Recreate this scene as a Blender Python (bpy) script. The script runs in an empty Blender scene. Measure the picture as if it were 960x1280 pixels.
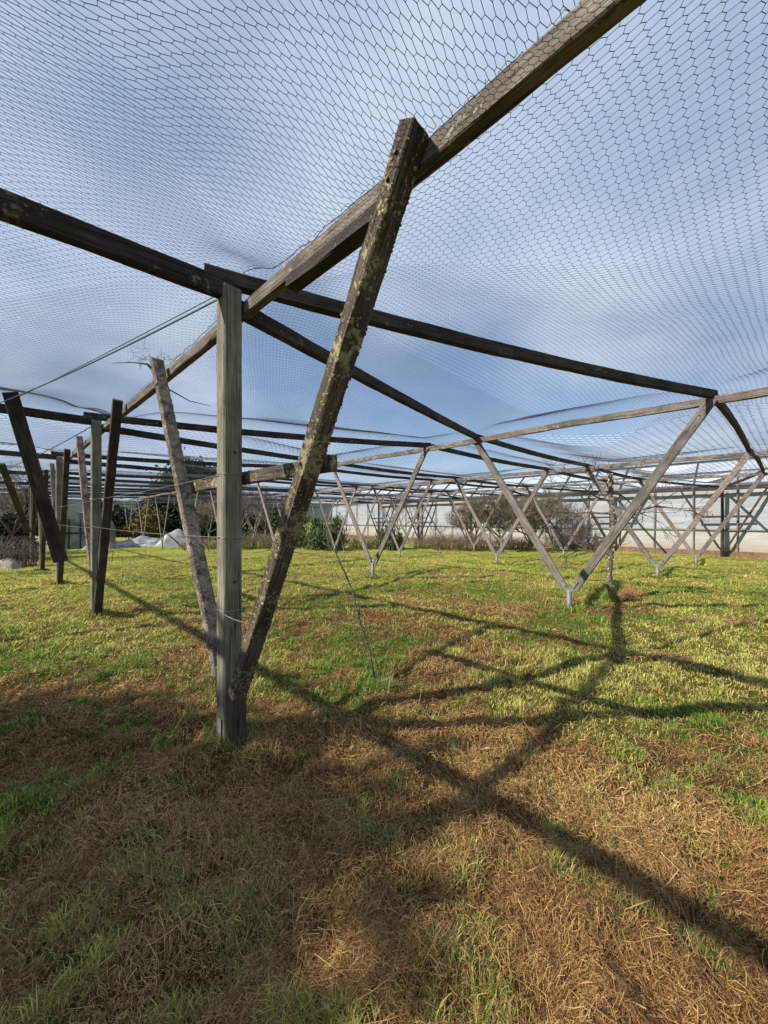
import bpy, math, random
import numpy as np
from mathutils import Vector, Matrix

SC = bpy.context.scene
R = math.radians
CAMZ = 1.55

# ------------------------------------------------------------------ camera
cam_d = bpy.data.cameras.new("camera")
cam = bpy.data.objects.new("camera", cam_d)
SC.collection.objects.link(cam)
cam.location = (0, 0, CAMZ)
cam.rotation_euler = (R(90), 0, 0)
cam_d.sensor_fit = 'VERTICAL'
cam_d.sensor_height = 36
cam_d.sensor_width = 27
cam_d.lens = 13.22
cam_d.shift_y = 10 / 1280
cam_d.clip_start = 0.05
cam_d.clip_end = 3000
SC.camera = cam

# ------------------------------------------------------------------ sun and sky
SUN_DIR = Vector((-3.97, -1.75, 3.2)).normalized()
sun_el = math.asin(SUN_DIR.z)
sun_d = bpy.data.lights.new("sun", 'SUN')
sun = bpy.data.objects.new("sun", sun_d)
SC.collection.objects.link(sun)
sun.rotation_euler = SUN_DIR.to_track_quat('Z', 'Y').to_euler()
sun_d.energy = 5.0
sun_d.angle = R(0.55)
sun_d.color = (1.0, 0.90, 0.74)

world = bpy.data.worlds.new("World")
SC.world = world
world.use_nodes = True
nt = world.node_tree
nt.nodes.clear()
def N(t, kind, **kw):
    n = t.nodes.new(kind)
    for k, v in kw.items():
        setattr(n, k, v)
    return n
def L(t, a, b):
    t.links.new(a, b)
out = N(nt, 'ShaderNodeOutputWorld')
bg = N(nt, 'ShaderNodeBackground')
sky = N(nt, 'ShaderNodeTexSky', sky_type='NISHITA')
sky.sun_disc = False
sky.sun_elevation = sun_el
sky.sun_rotation = math.atan2(SUN_DIR.x, SUN_DIR.y)
sky.air_density = 1.0
sky.dust_density = 0.25
sky.ozone_density = 4.0
bg.inputs['Strength'].default_value = 0.08
tc = N(nt, 'ShaderNodeTexCoord')
sep = N(nt, 'ShaderNodeSeparateXYZ')
L(nt, tc.outputs['Generated'], sep.inputs[0])
def math_node(t, op, a, b=None):
    m = N(t, 'ShaderNodeMath', operation=op)
    for i, v in enumerate((a, b)):
        if v is None: continue
        if isinstance(v, (int, float)): m.inputs[i].default_value = v
        else: L(t, v, m.inputs[i])
    return m.outputs[0]
zz = math_node(nt, 'ADD', math_node(nt, 'MAXIMUM', sep.outputs['Z'], 0.0), 0.22)
comb = N(nt, 'ShaderNodeCombineXYZ')
L(nt, math_node(nt, 'DIVIDE', sep.outputs['X'], zz), comb.inputs[0])
L(nt, math_node(nt, 'DIVIDE', sep.outputs['Y'], zz), comb.inputs[1])
cn = N(nt, 'ShaderNodeTexNoise')
cn.inputs['Scale'].default_value = 0.9
cn.inputs['Detail'].default_value = 6
cn.inputs['Roughness'].default_value = 0.5
cn.inputs['Distortion'].default_value = 0.4
L(nt, comb.outputs[0], cn.inputs['Vector'])
# openings in the cloud, given as directions of the real sky
gap = None
for d, rad, amt in (((-0.22, 1, 0.42), 0.24, 0.55), ((-0.30, 1, 0.50), 0.2, 0.3), ((0.12, 1, 0.44), 0.26, 0.40), ((0.24, 1, 0.29), 0.3, 0.5), ((-0.12, 1, 0.24), 0.3, 0.35), ((0.02, 1, 0.33), 0.25, 0.3), ((0.5, 1, 0.24), 0.2, 0.25), ((1.2, 1, 1.0), 0.35, 0.25), ((-0.6, 1, 1.25), 0.25, 0.2)):
    v = Vector(d).normalized()
    dist = N(nt, 'ShaderNodeVectorMath', operation='DISTANCE')
    L(nt, tc.outputs['Generated'], dist.inputs[0])
    dist.inputs[1].default_value = v
    mr = N(nt, 'ShaderNodeMapRange', interpolation_type='SMOOTHSTEP')
    mr.inputs['From Min'].default_value = rad
    mr.inputs['From Max'].default_value = 0.02
    mr.inputs['To Min'].default_value = 0
    mr.inputs['To Max'].default_value = amt * 0.58
    L(nt, dist.outputs['Value'], mr.inputs['Value'])
    gap = mr.outputs[0] if gap is None else math_node(nt, 'ADD', gap, mr.outputs[0])
cm = math_node(nt, 'SUBTRACT', math_node(nt, 'ADD', cn.outputs['Fac'], 0.22), gap)
cr = N(nt, 'ShaderNodeMapRange', interpolation_type='SMOOTHSTEP')
cr.inputs['From Min'].default_value = 0.30
cr.inputs['From Max'].default_value = 0.78
cr.inputs['To Min'].default_value = 0.24
cr.inputs['To Max'].default_value = 0.97
L(nt, cm, cr.inputs['Value'])
mx = N(nt, 'ShaderNodeMix', data_type='RGBA')
L(nt, cr.outputs[0], mx.inputs['Factor'])
hs = N(nt, 'ShaderNodeHueSaturation'); hs.inputs['Saturation'].default_value = 1.02; hs.inputs['Value'].default_value = 1.05
L(nt, sky.outputs[0], hs.inputs['Color'])
L(nt, hs.outputs[0], mx.inputs['A'])
cn2 = N(nt, 'ShaderNodeTexNoise'); cn2.inputs['Scale'].default_value = 2.1; cn2.inputs['Detail'].default_value = 7; cn2.inputs['Roughness'].default_value = 0.55; cn2.inputs['Distortion'].default_value = 0.3
L(nt, comb.outputs[0], cn2.inputs['Vector'])
crr = N(nt, 'ShaderNodeValToRGB')
crr.color_ramp.elements[0].position = 0.36; crr.color_ramp.elements[0].color = (3.3, 4.15, 5.6, 1)
crr.color_ramp.elements[1].position = 0.66; crr.color_ramp.elements[1].color = (4.9, 5.55, 6.6, 1)
L(nt, cn2.outputs['Fac'], crr.inputs['Fac'])
L(nt, crr.outputs['Color'], mx.inputs['B'])
L(nt, mx.outputs['Result'], bg.inputs['Color'])
L(nt, bg.outputs[0], out.inputs['Surface'])

SC.view_settings.view_transform = 'Standard'
SC.view_settings.look = 'None'
SC.view_settings.gamma = 1
SC.view_settings.exposure = 0.8
SC.view_settings.use_curve_mapping = False
SC.cycles.transparent_max_bounces = 12
SC.cycles.max_bounces = 6

# ------------------------------------------------------------------ helpers
def tag(o, label=None, cat=None, group=None, kind=None):
    if label: o['label'] = label
    if cat: o['category'] = cat
    if group: o['group'] = group
    o['kind'] = kind or 'thing'
    return o

def empty(name, loc=(0, 0, 0)):
    o = bpy.data.objects.new(name, None)
    o.empty_display_size = 0.2
    o.location = loc
    SC.collection.objects.link(o)
    return o

def parent_keep(o, p):
    o.parent = p
    o.matrix_parent_inverse = Matrix.Translation(p.location).inverted()

class MB:
    def __init__(self):
        self.v = []; self.f = []; self.uv = []
    def ring(self, pts, vcoord, us):
        i = len(self.v)
        self.v += [tuple(p) for p in pts]
        self.uv += [(u, vcoord) for u in us]
        return list(range(i, i + len(pts)))
    def sweep(self, path, side, prof, jitter=0.0, rng=None, scale=None, seed_v=0.0):
        """sweep a closed profile [(a,b)..] in the side/normal frame along the path"""
        path = [Vector(p) for p in path]
        side = Vector(side)
        n = len(prof)
        per = [0.0]
        for k in range(1, n):
            per.append(per[-1] + math.dist(prof[k], prof[k - 1]))
        rings = []; d = 0.0
        for i, p in enumerate(path):
            a = path[max(i - 1, 0)]; b = path[min(i + 1, len(path) - 1)]
            t = (b - a).normalized()
            s = (side - t * side.dot(t)).normalized()
            m = t.cross(s)
            if i: d += (p - path[i - 1]).length
            sc_ = scale[i] if scale else 1.0
            pts = []
            for (x, y) in prof:
                jx = jy = 0
                if jitter: jx = rng.uniform(-jitter, jitter); jy = rng.uniform(-jitter, jitter)
                pts.append(p + s * (x * sc_ + jx) + m * (y * sc_ + jy))
            rings.append(self.ring(pts, d + seed_v, per))
        for r0, r1 in zip(rings, rings[1:]):
            for k in range(n):
                k2 = (k + 1) % n
                self.f.append((r0[k], r0[k2], r1[k2], r1[k]))
        self.f.append(tuple(reversed(rings[0])))
        self.f.append(tuple(rings[-1]))
    def beam(self, p0, p1, w, h, side=(0, 0, 1), sag=0.0, seg=None, jitter=0.0025, ch=0.006, rng=random):
        p0 = Vector(p0); p1 = Vector(p1)
        ln = (p1 - p0).length
        seg = seg or max(2, int(ln / 0.25))
        path = []
        ph = rng.random() * 6
        for i in range(seg + 1):
            t = i / seg
            p = p0.lerp(p1, t)
            p.z -= sag * 4 * t * (1 - t)
            path.append(p)
        a, b = h / 2, w / 2   # a along side (up), b across
        prof = [(-a + ch, -b), (a - ch, -b), (a, -b + ch), (a, b - ch), (a - ch, b), (-a + ch, b), (-a, b - ch), (-a, -b + ch)]
        self.sweep(path, side, prof, jitter, rng, seed_v=rng.random() * 30)
    def tube(self, path, radii, sides=5):
        path = [Vector(p) for p in path]
        if isinstance(radii, (int, float)): radii = [radii] * len(path)
        t0 = (path[1] - path[0]).normalized()
        side = Vector((1, 0, 0)) if abs(t0.x) < 0.8 else Vector((0, 1, 0))
        prof = [(math.cos(2 * math.pi * k / sides), math.sin(2 * math.pi * k / sides)) for k in range(sides)]
        self.sweep(path, side, prof, 0, None, scale=radii)
    def box(self, c, size, rot=None):
        c = Vector(c); M_ = rot or Matrix.Identity(3)
        h = [s / 2 for s in size]
        i = len(self.v)
        for sx in (-1, 1):
            for sy in (-1, 1):
                for sz in (-1, 1):
                    self.v.append(tuple(c + M_ @ Vector((sx * h[0], sy * h[1], sz * h[2]))))
                    self.uv.append((sx * h[0] + sy * h[1], sz * h[2]))
        for q in ((0, 1, 3, 2), (4, 6, 7, 5), (0, 4, 5, 1), (2, 3, 7, 6), (0, 2, 6, 4), (1, 5, 7, 3)):
            self.f.append(tuple(i + k for k in q))
    def build(self, name, mat, parent=None, smooth=False):
        me = bpy.data.meshes.new(name)
        me.from_pydata(self.v, [], self.f)
        uvl = me.uv_layers.new(name="UVMap")
        idx = np.empty(len(me.loops), dtype=np.int32)
        me.loops.foreach_get('vertex_index', idx)
        uvl.data.foreach_set('uv', np.array(self.uv, dtype=np.float32)[idx].ravel())
        me.materials.append(mat)
        if smooth: me.shade_smooth()
        o = bpy.data.objects.new(name, me)
        SC.collection.objects.link(o)
        if parent: parent_keep(o, parent)
        return o

def np_mesh(name, verts, faces_list, mat, col=None, parent=None, smooth=False):
    """faces_list: arrays (n,k) of indices"""
    me = bpy.data.meshes.new(name)
    me.vertices.add(len(verts))
    me.vertices.foreach_set('co', verts.astype(np.float32).ravel())
    loops = np.concatenate([f.ravel() for f in faces_list])
    tot = np.concatenate([np.full(len(f), f.shape[1]) for f in faces_list])
    st = np.concatenate(([0], np.cumsum(tot)[:-1]))
    me.loops.add(len(loops))
    me.loops.foreach_set('vertex_index', loops.astype(np.int32))
    me.polygons.add(len(tot))
    me.polygons.foreach_set('loop_start', st.astype(np.int32))
    try: me.polygons.foreach_set('loop_total', tot.astype(np.int32))
    except Exception: pass
    if col is not None:
        a = me.color_attributes.new(name='Col', type='FLOAT_COLOR', domain='POINT')
        c4 = np.ones((len(verts), 4), dtype=np.float32); c4[:, :3] = col
        a.data.foreach_set('color', c4.ravel())
    me.update(calc_edges=True)
    me.materials.append(mat)
    if smooth: me.shade_smooth()
    o = bpy.data.objects.new(name, me)
    SC.collection.objects.link(o)
    if parent: parent_keep(o, parent)
    return o

# numpy value noise
class VN:
    def __init__(self, seed):
        self.g = np.random.RandomState(seed).rand(256, 256)
    def s(self, x, y):
        xi = np.floor(x).astype(int); yi = np.floor(y).astype(int)
        fx = x - xi; fy = y - yi
        fx = fx * fx * (3 - 2 * fx); fy = fy * fy * (3 - 2 * fy)
        g = self.g
        a = g[xi % 256, yi % 256]; b = g[(xi + 1) % 256, yi % 256]
        c = g[xi % 256, (yi + 1) % 256]; d = g[(xi + 1) % 256, (yi + 1) % 256]
        return (a * (1 - fx) + b * fx) * (1 - fy) + (c * (1 - fx) + d * fx) * fy
    def fbm(self, x, y, o=4, r=0.5):
        t = 0; a = 1; n = 0
        for k in range(o):
            t = t + a * self.s(x * 2 ** k + 17.3 * k, y * 2 ** k + 5.1 * k); n += a; a *= r
        return t / n
vn1, vn2, vn3, vn4 = VN(1), VN(2), VN(3), VN(4)
def sstep(a, b, x):
    t = np.clip((x - a) / (b - a), 0, 1); return t * t * (3 - 2 * t)

def ground_z(x, y):
    x = np.asarray(x, dtype=float); y = np.asarray(y, dtype=float)
    d = np.hypot(x, y)
    z = -0.30 * sstep(8, 22, d)
    k = 1 - sstep(60, 120, d)
    z = z + k * (0.05 * (vn1.fbm(x * 0.7, y * 0.7, 3) - 0.5) + 0.07 * (vn2.fbm(x * 4.3, y * 4.3, 3) - 0.5) + 0.065 * (vn3.fbm(x * 11.0, y * 11.0, 3) - 0.5) + 0.11 * (vn4.fbm(x * 1.9, y * 1.9, 2) - 0.5))
    return z
def gz(x, y): return float(ground_z(x, y))

def brown_mask(x, y):
    d = np.hypot(x, y * 1.0)
    n = vn3.fbm(x * 0.55 + 3, y * 0.9 + 9, 4, 0.6)
    n2 = vn2.fbm(x * 2.6, y * 2.9, 3, 0.6)
    n3 = vn1.fbm(x * 9.0, y * 9.0, 3, 0.6)
    v = 0.46 * n + 0.32 * n2 + 0.22 * n3
    v = v + 0.07 * (1 - sstep(1.5, 3.8, d)) - 0.06 * sstep(3, 6, d)
    # worn bare patches the photo shows
    for cx, cy, r, a in ((0.75, 4.7, 0.9, .16), (1.0, 1.5, 1.0, .12), (0.35, 3.7, 0.5, .14), (0.1, 2.5, .6, .12), (-2.4, 5.2, 1.2, .10), (1.9, 6.2, .8, .08), (-0.6, 2.3, .8, .10)):
        v = v + a * np.exp(-((x - cx) ** 2 + (y - cy) ** 2) / r ** 2)
    v = v + 0.16 * (vn4.fbm(x * 1.7 + 30, y * 2.4, 3, 0.6) - 0.5)
    return sstep(0.465, 0.60, v)

# ------------------------------------------------------------------ materials
def new_mat(name):
    m = bpy.data.materials.new(name)
    m.use_nodes = True
    t = m.node_tree
    b = t.nodes['Principled BSDF']
    return m, t, b

def ramp(t, fac, stops):
    r = N(t, 'ShaderNodeValToRGB')
    e = r.color_ramp.elements
    while len(e) < len(stops): e.new(0.5)
    for el, (p, c) in zip(e, stops):
        el.position = p; el.color = (*c, 1)
    L(t, fac, r.inputs['Fac'])
    return r.outputs['Color']

def noise(t, vec, scale, detail=4, rough=0.6, dist=0.0):
    n = N(t, 'ShaderNodeTexNoise')
    n.inputs['Scale'].default_value = scale
    n.inputs['Detail'].default_value = detail
    n.inputs['Roughness'].default_value = rough
    n.inputs['Distortion'].default_value = dist
    if vec is not None: L(t, vec, n.inputs['Vector'])
    return n.outputs['Fac']

def mixc(t, fac, a, b, mode='MIX'):
    m = N(t, 'ShaderNodeMix', data_type='RGBA', blend_type=mode)
    for s, v in (('Factor', fac), ('A', a), ('B', b)):
        if isinstance(v, (int, float)): m.inputs[s].default_value = v
        elif isinstance(v, tuple): m.inputs[s].default_value = (*v, 1)
        else: L(t, v, m.inputs[s])
    return m.outputs['Result']

def wood(name, dark, mid, light, lichen=None, lichen_col=((0.30, 0.30, 0.12), (0.38, 0.40, 0.36)), bump=0.6, stain=0.5):
    m, t, b = new_mat(name)
    uv = N(t, 'ShaderNodeTexCoord')
    mp = N(t, 'ShaderNodeMapping')
    mp.inputs['Scale'].default_value = (70, 2.2, 1)
    L(t, uv.outputs['UV'], mp.inputs['Vector'])
    grain = noise(t, mp.outputs[0], 1.0, 6, 0.65, 0.6)
    mp2 = N(t, 'ShaderNodeMapping')
    mp2.inputs['Scale'].default_value = (260, 5, 1)
    L(t, uv.outputs['UV'], mp2.inputs['Vector'])
    fine = noise(t, mp2.outputs[0], 1.0, 3, 0.6)
    geo = N(t, 'ShaderNodeNewGeometry')
    blot = noise(t, geo.outputs['Position'], 3.0, 5, 0.65)
    g2 = mixc(t, 0.35, grain, fine)
    c = ramp(t, g2, [(0.30, dark), (0.50, mid), (0.70, light)])
    st = ramp(t, blot, [(0.38, (stain, stain, stain)), (0.60, (1, 1, 1))])
    c = mixc(t, 1.0, c, st, 'MULTIPLY')
    # long drying cracks
    mp3 = N(t, 'ShaderNodeMapping')
    mp3.inputs['Scale'].default_value = (28, 0.55, 1)
    L(t, uv.outputs['UV'], mp3.inputs['Vector'])
    crn = noise(t, mp3.outputs[0], 1.0, 2, 0.5, 0.2)
    cr_ = ramp(t, crn, [(0.485, (1, 1, 1)), (0.498, (0.12, 0.10, 0.09)), (0.506, (0.12, 0.10, 0.09)), (0.52, (1, 1, 1))])
    c = mixc(t, 0.75, c, cr_, 'MULTIPLY')
    hgt = g2
    if lichen:
        ln = noise(t, geo.outputs['Position'], 26, 6, 0.7)
        big = noise(t, geo.outputs['Position'], 4.0, 3, 0.6)
        s = math_node(t, 'ADD', ln, math_node(t, 'MULTIPLY', math_node(t, 'SUBTRACT', big, 0.5), 0.9))
        fac = N(t, 'ShaderNodeMapRange')
        fac.inputs['From Min'].default_value = 0.66 - lichen * 0.28
        fac.inputs['From Max'].default_value = 0.72 - lichen * 0.28
        L(t, s, fac.inputs['Value'])
        lc = mixc(t, ramp(t, noise(t, geo.outputs['Position'], 11, 3, 0.6), [(0.42, (0, 0, 0)), (0.58, (1, 1, 1))]), lichen_col[0], lichen_col[1])
        c = mixc(t, fac.outputs[0], c, lc)
        hgt = math_node(t, 'ADD', g2, math_node(t, 'MULTIPLY', fac.outputs[0], math_node(t, 'MULTIPLY', ln, 1.6)))
    L(t, c, b.inputs['Base Color'])
    b.inputs['Roughness'].default_value = 0.88
    b.inputs['Specular IOR Level'].default_value = 0.2
    bp = N(t, 'ShaderNodeBump')
    bp.inputs['Strength'].default_value = bump
    bp.inputs['Distance'].default_value = 0.006
    L(t, math_node(t, 'ADD', hgt, crn if False else 0.0) if False else hgt, bp.inputs['Height'])
    L(t, bp.outputs[0], b.inputs['Normal'])
    return m

M_post = wood('weathered_post_wood', (0.070, 0.066, 0.050), (0.19, 0.185, 0.145), (0.36, 0.355, 0.29), stain=0.6)
M_leg_dark = wood('lichened_brown_wood', (0.018, 0.014, 0.012), (0.085, 0.070, 0.058), (0.29, 0.25, 0.21), lichen=0.40, lichen_col=((0.30, 0.27, 0.14), (0.20, 0.185, 0.14)), bump=0.9)
M_leg_grey = wood('silver_lichened_wood', (0.10, 0.075, 0.065), (0.30, 0.24, 0.22), (0.50, 0.43, 0.40), lichen=0.80, lichen_col=((0.06, 0.052, 0.042), (0.20, 0.185, 0.15)), bump=0.9)
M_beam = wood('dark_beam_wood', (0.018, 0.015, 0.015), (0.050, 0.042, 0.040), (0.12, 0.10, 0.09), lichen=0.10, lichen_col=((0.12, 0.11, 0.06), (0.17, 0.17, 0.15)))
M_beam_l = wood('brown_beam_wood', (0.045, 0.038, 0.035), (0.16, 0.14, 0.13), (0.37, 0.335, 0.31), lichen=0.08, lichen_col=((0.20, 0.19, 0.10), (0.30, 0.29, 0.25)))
M_vleg = wood('pinkish_plank_wood', (0.11, 0.093, 0.09), (0.19, 0.162, 0.158), (0.28, 0.25, 0.245), bump=0.3, stain=0.78)
M_vleg2 = wood('grey_plank_wood', (0.09, 0.08, 0.075), (0.16, 0.148, 0.14), (0.30, 0.28, 0.265), bump=0.3, stain=0.6)
M_farwood = wood('far_post_wood', (0.025, 0.020, 0.017), (0.06, 0.048, 0.042), (0.13, 0.11, 0.095), bump=0.3)

def simple(name, col, rough=0.8, metal=0.0, var=0.25, scale=20, bump=0.0):
    m, t, b = new_mat(name)
    geo = N(t, 'ShaderNodeNewGeometry')
    n = noise(t, geo.outputs['Position'], scale, 5, 0.6)
    lo = tuple(c * (1 - var) for c in col); hi = tuple(min(1, c * (1 + var)) for c in col)
    L(t, ramp(t, n, [(0.3, lo), (0.7, hi)]), b.inputs['Base Color'])
    b.inputs['Roughness'].default_value = rough
    b.inputs['Metallic'].default_value = metal
    b.inputs['Specular IOR Level'].default_value = 0.3
    if bump:
        bp = N(t, 'ShaderNodeBump'); bp.inputs['Strength'].default_value = bump; bp.inputs['Distance'].default_value = 0.02
        L(t, n, bp.inputs['Height']); L(t, bp.outputs[0], b.inputs['Normal'])
    return m
M_galv = simple('galvanised_steel', (0.18, 0.185, 0.19), 0.6, 0.3, 0.3, 30)
M_wire = simple('dull_wire', (0.30, 0.30, 0.30), 0.5, 0.6, 0.2, 50)
M_cable = simple('black_cable', (0.03, 0.032, 0.04), 0.6)
M_bolt = simple('rusty_bolt', (0.06, 0.045, 0.04), 0.6, 0.6)
M_net = simple('net_cord', (0.055, 0.066, 0.095), 0.7, 0, 0.2, 4)
M_rope = simple('rolled_net_cord', (0.045, 0.048, 0.055), 0.85, 0, 0.4, 60, 0.8)
M_bark = simple('grey_bark', (0.13, 0.115, 0.10), 0.95, 0, 0.55, 25, 0.8)
M_bark_l = simple('pale_lichened_bark', (0.17, 0.155, 0.125), 0.95, 0, 0.9, 16, 0.9)
M_bark_d = simple('dark_fruit_bark', (0.12, 0.10, 0.085), 0.95, 0, 0.6, 22, 0.9)
M_twig = simple('bare_twigs', (0.165, 0.14, 0.12), 0.9, 0, 0.45, 3)
M_twig_r = simple('bramble_stems', (0.24, 0.18, 0.13), 0.9, 0, 0.45, 3)
M_lich = simple('lichen_flakes', (0.22, 0.19, 0.09), 0.95, 0, 0.7, 30)
M_lich_g = simple('grey_lichen_flakes', (0.14, 0.125, 0.10), 0.95, 0, 0.7, 30)
M_fol_dark = simple('dark_needles', (0.028, 0.045, 0.026), 0.8, 0, 0.5, 1.2)
M_fol_green = simple('shrub_leaves', (0.075, 0.11, 0.045), 0.8, 0, 0.5, 2.0)
M_fol_yel = simple('gold_leaves', (0.16, 0.13, 0.03), 0.8, 0, 0.5, 2.0)
M_stone = simple('pale_stone', (0.26, 0.24, 0.21), 0.9, 0, 0.4, 5, 0.8)
M_white = simple('white_plastic_film', (0.22, 0.235, 0.27), 0.4, 0, 0.6, 2.2, 1.0)
M_baseboard = simple('brown_base_board', (0.16, 0.10, 0.07), 0.9, 0, 0.4, 6)
M_hill = simple('far_hill_woods', (0.035, 0.05, 0.045), 1.0, 0, 0.3, 0.05)

def leaf_mat(name, var=0.3, trans=0.35):
    m, t, b = new_mat(name)
    a = N(t, 'ShaderNodeAttribute', attribute_name='Col')
    L(t, a.outputs['Color'], b.inputs['Base Color'])
    b.inputs['Roughness'].default_value = 0.6
    b.inputs['Specular IOR Level'].default_value = 0.25
    if trans:
        tr = N(t, 'ShaderNodeBsdfTranslucent')
        L(t, a.outputs['Color'], tr.inputs['Color'])
        ms = N(t, 'ShaderNodeMixShader'); ms.inputs[0].default_value = trans
        L(t, b.outputs[0], ms.inputs[1]); L(t, tr.outputs[0], ms.inputs[2])
        L(t, ms.outputs[0], t.nodes['Material Output'].inputs['Surface'])
    return m
M_grass = leaf_mat('grass_blades')
M_straw = leaf_mat('dry_straw', trans=0.15)

# wall cloth: faint horizontal bands and folds of the sheet itself
def cloth_mat(name, c0, c1, dirty=0.0):
    m, t, b = new_mat(name)
    geo = N(t, 'ShaderNodeNewGeometry')
    mp = N(t, 'ShaderNodeMapping'); mp.inputs['Scale'].default_value = (0.7, 0.7, 6)
    L(t, geo.outputs['Position'], mp.inputs['Vector'])
    n = noise(t, mp.outputs[0], 1.0, 4, 0.6, 0.5)
    c = ramp(t, n, [(0.32, c0), (0.66, c1)])
    n2 = noise(t, geo.outputs['Position'], 0.9, 4, 0.6)
    c = mixc(t, ramp(t, n2, [(0.45, (0, 0, 0)), (0.7, (0.5, 0.5, 0.5))]), c, (0.30, 0.27, 0.22))
    if dirty:
        sp_ = N(t, 'ShaderNodeSeparateXYZ'); L(t, geo.outputs['Position'], sp_.inputs[0])
        mr = N(t, 'ShaderNodeMapRange'); mr.inputs['From Min'].default_value = 0.55; mr.inputs['From Max'].default_value = -0.3
        L(t, math_node(t, 'ADD', sp_.outputs['Z'], math_node(t, 'MULTIPLY', math_node(t, 'SUBTRACT', n2, 0.5), 0.8)), mr.inputs['Value'])
        c = mixc(t, mr.outputs[0], c, (0.27, 0.20, 0.13))
    L(t, c, b.inputs['Base Color'])
    b.inputs['Roughness'].default_value = 0.6
    bp = N(t, 'ShaderNodeBump'); bp.inputs['Strength'].default_value = 0.5; bp.inputs['Distance'].default_value = 0.05
    L(t, n, bp.inputs['Height']); L(t, bp.outputs[0], b.inputs['Normal'])
    return m
M_cloth = cloth_mat('pale_windbreak_cloth', (0.20, 0.235, 0.295), (0.32, 0.36, 0.43))
M_cloth_low = cloth_mat('cream_skirting_sheet', (0.29, 0.30, 0.32), (0.37, 0.38, 0.395), dirty=1)
# roof film lets light through
M_film, t_, b_ = new_mat('clear_roof_film')
b_.inputs['Base Color'].default_value = (0.55, 0.62, 0.72, 1)
b_.inputs['Roughness'].default_value = 0.3
tr_ = N(t_, 'ShaderNodeBsdfTransparent'); ms_ = N(t_, 'ShaderNodeMixShader'); ms_.inputs[0].default_value = 0.45
L(t_, tr_.outputs[0], ms_.inputs[1]); L(t_, b_.outputs[0], ms_.inputs[2])
L(t_, ms_.outputs[0], t_.nodes['Material Output'].inputs['Surface'])

# ground
M_ground, t, b = new_mat('thatch_and_turf')
geo = N(t, 'ShaderNodeNewGeometry')
att = N(t, 'ShaderNodeAttribute', attribute_name='Col')
f1 = noise(t, geo.outputs['Position'], 38, 6, 0.75)
f2 = noise(t, geo.outputs['Position'], 7, 5, 0.7)
f3 = noise(t, geo.outputs['Position'], 0.8, 5, 0.65)
tex = ramp(t, f1, [(0.30, (0.35, 0.33, 0.30)), (0.5, (0.9, 0.9, 0.85)), (0.72, (1.7, 1.6, 1.3))])
c = mixc(t, 1.0, att.outputs['Color'], tex, 'MULTIPLY')
c = mixc(t, 1.0, c, ramp(t, f2, [(0.34, (0.65, 0.62, 0.6)), (0.62, (1.25, 1.25, 1.1))]), 'MULTIPLY')
c = mixc(t, 1.0, c, ramp(t, f3, [(0.36, (0.85, 0.95, 0.85)), (0.64, (1.2, 1.08, 0.95))]), 'MULTIPLY')
L(t, c, b.inputs['Base Color'])
b.inputs['Roughness'].default_value = 1.0
b.inputs['Specular IOR Level'].default_value = 0.1
bp = N(t, 'ShaderNodeBump'); bp.inputs['Strength'].default_value = 1.0; bp.inputs['Distance'].default_value = 0.03
L(t, math_node(t, 'ADD', f1, f2), bp.inputs['Height']); L(t, bp.outputs[0], b.inputs['Normal'])

# ------------------------------------------------------------------ ground sheet
def axis(lo_far, lo, hi, hi_far, step, n_far):
    mid = np.arange(lo, hi, step)
    a = hi + (hi_far - hi) * (np.linspace(0, 1, n_far + 1) ** 3.2)
    bl = lo - (lo - lo_far) * (np.linspace(0, 1, n_far + 1)[1:] ** 3.2)
    return np.concatenate((bl[::-1], mid, a))
xs = axis(-900, -9, 10, 900, 0.045, 70)
ys = axis(-900, -1.5, 12, 900, 0.045, 70)
X, Y = np.meshgrid(xs, ys, indexing='ij')
Z = ground_z(X, Y)
nx, ny = X.shape
ii = np.arange(nx * ny).reshape(nx, ny)
quads = np.stack((ii[:-1, :-1], ii[1:, :-1], ii[1:, 1:], ii[:-1, 1:]), -1).reshape(-1, 4)
BM = brown_mask(X, Y)[..., None]
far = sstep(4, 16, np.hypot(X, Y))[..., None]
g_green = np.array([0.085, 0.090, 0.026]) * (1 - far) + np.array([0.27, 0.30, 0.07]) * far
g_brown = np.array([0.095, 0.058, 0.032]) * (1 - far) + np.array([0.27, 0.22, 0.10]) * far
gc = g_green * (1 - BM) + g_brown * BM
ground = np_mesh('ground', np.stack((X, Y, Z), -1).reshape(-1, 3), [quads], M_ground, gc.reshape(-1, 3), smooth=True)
tag(ground, 'rough orchard turf, yellow-green with brown raked patches', kind='structure')

# far hills
hv = []; hf = []
rs = np.random.RandomState(5)
na = 200
for i in range(na + 1):
    a = math.pi * 2 * i / na
    h = 7 + 7 * vn1.fbm(np.array([a * 3.0]), np.array([0.5]), 4)[0]
    if math.cos(a) * 0 + math.sin(a) > 0 and math.cos(a) < 0: h += 5
    for r, z in ((300, -1.5), (330, h), (420, h * 1.15), (520, -1.5)):
        hv.append((math.cos(a) * r, math.sin(a) * r, z))
for i in range(na):
    for k in range(3):
        q = i * 4 + k
        hf.append((q, q + 4, q + 5, q + 1))
me = bpy.data.meshes.new('hills'); me.from_pydata(hv, [], hf); me.materials.append(M_hill); me.shade_smooth()
o = bpy.data.objects.new('hills', me); SC.collection.objects.link(o)
tag(o, 'low dark wooded hills on the horizon', kind='structure')

# ------------------------------------------------------------------ frames of the netted cage
U = Vector((-0.719, 0.695, 0)).normalized()     # along the rows, away to the left
W = Vector((0.695, 0.719, 0)).normalized()      # across the rows, away to the right
ZV = Vector((0, 0, 1))
BEAMS = []                                       # xy segments, for the net to rest on
ordn = ['nearest', 'second', 'third', 'fourth', 'fifth', 'sixth', 'seventh', 'eighth', 'ninth', 'tenth']

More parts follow.
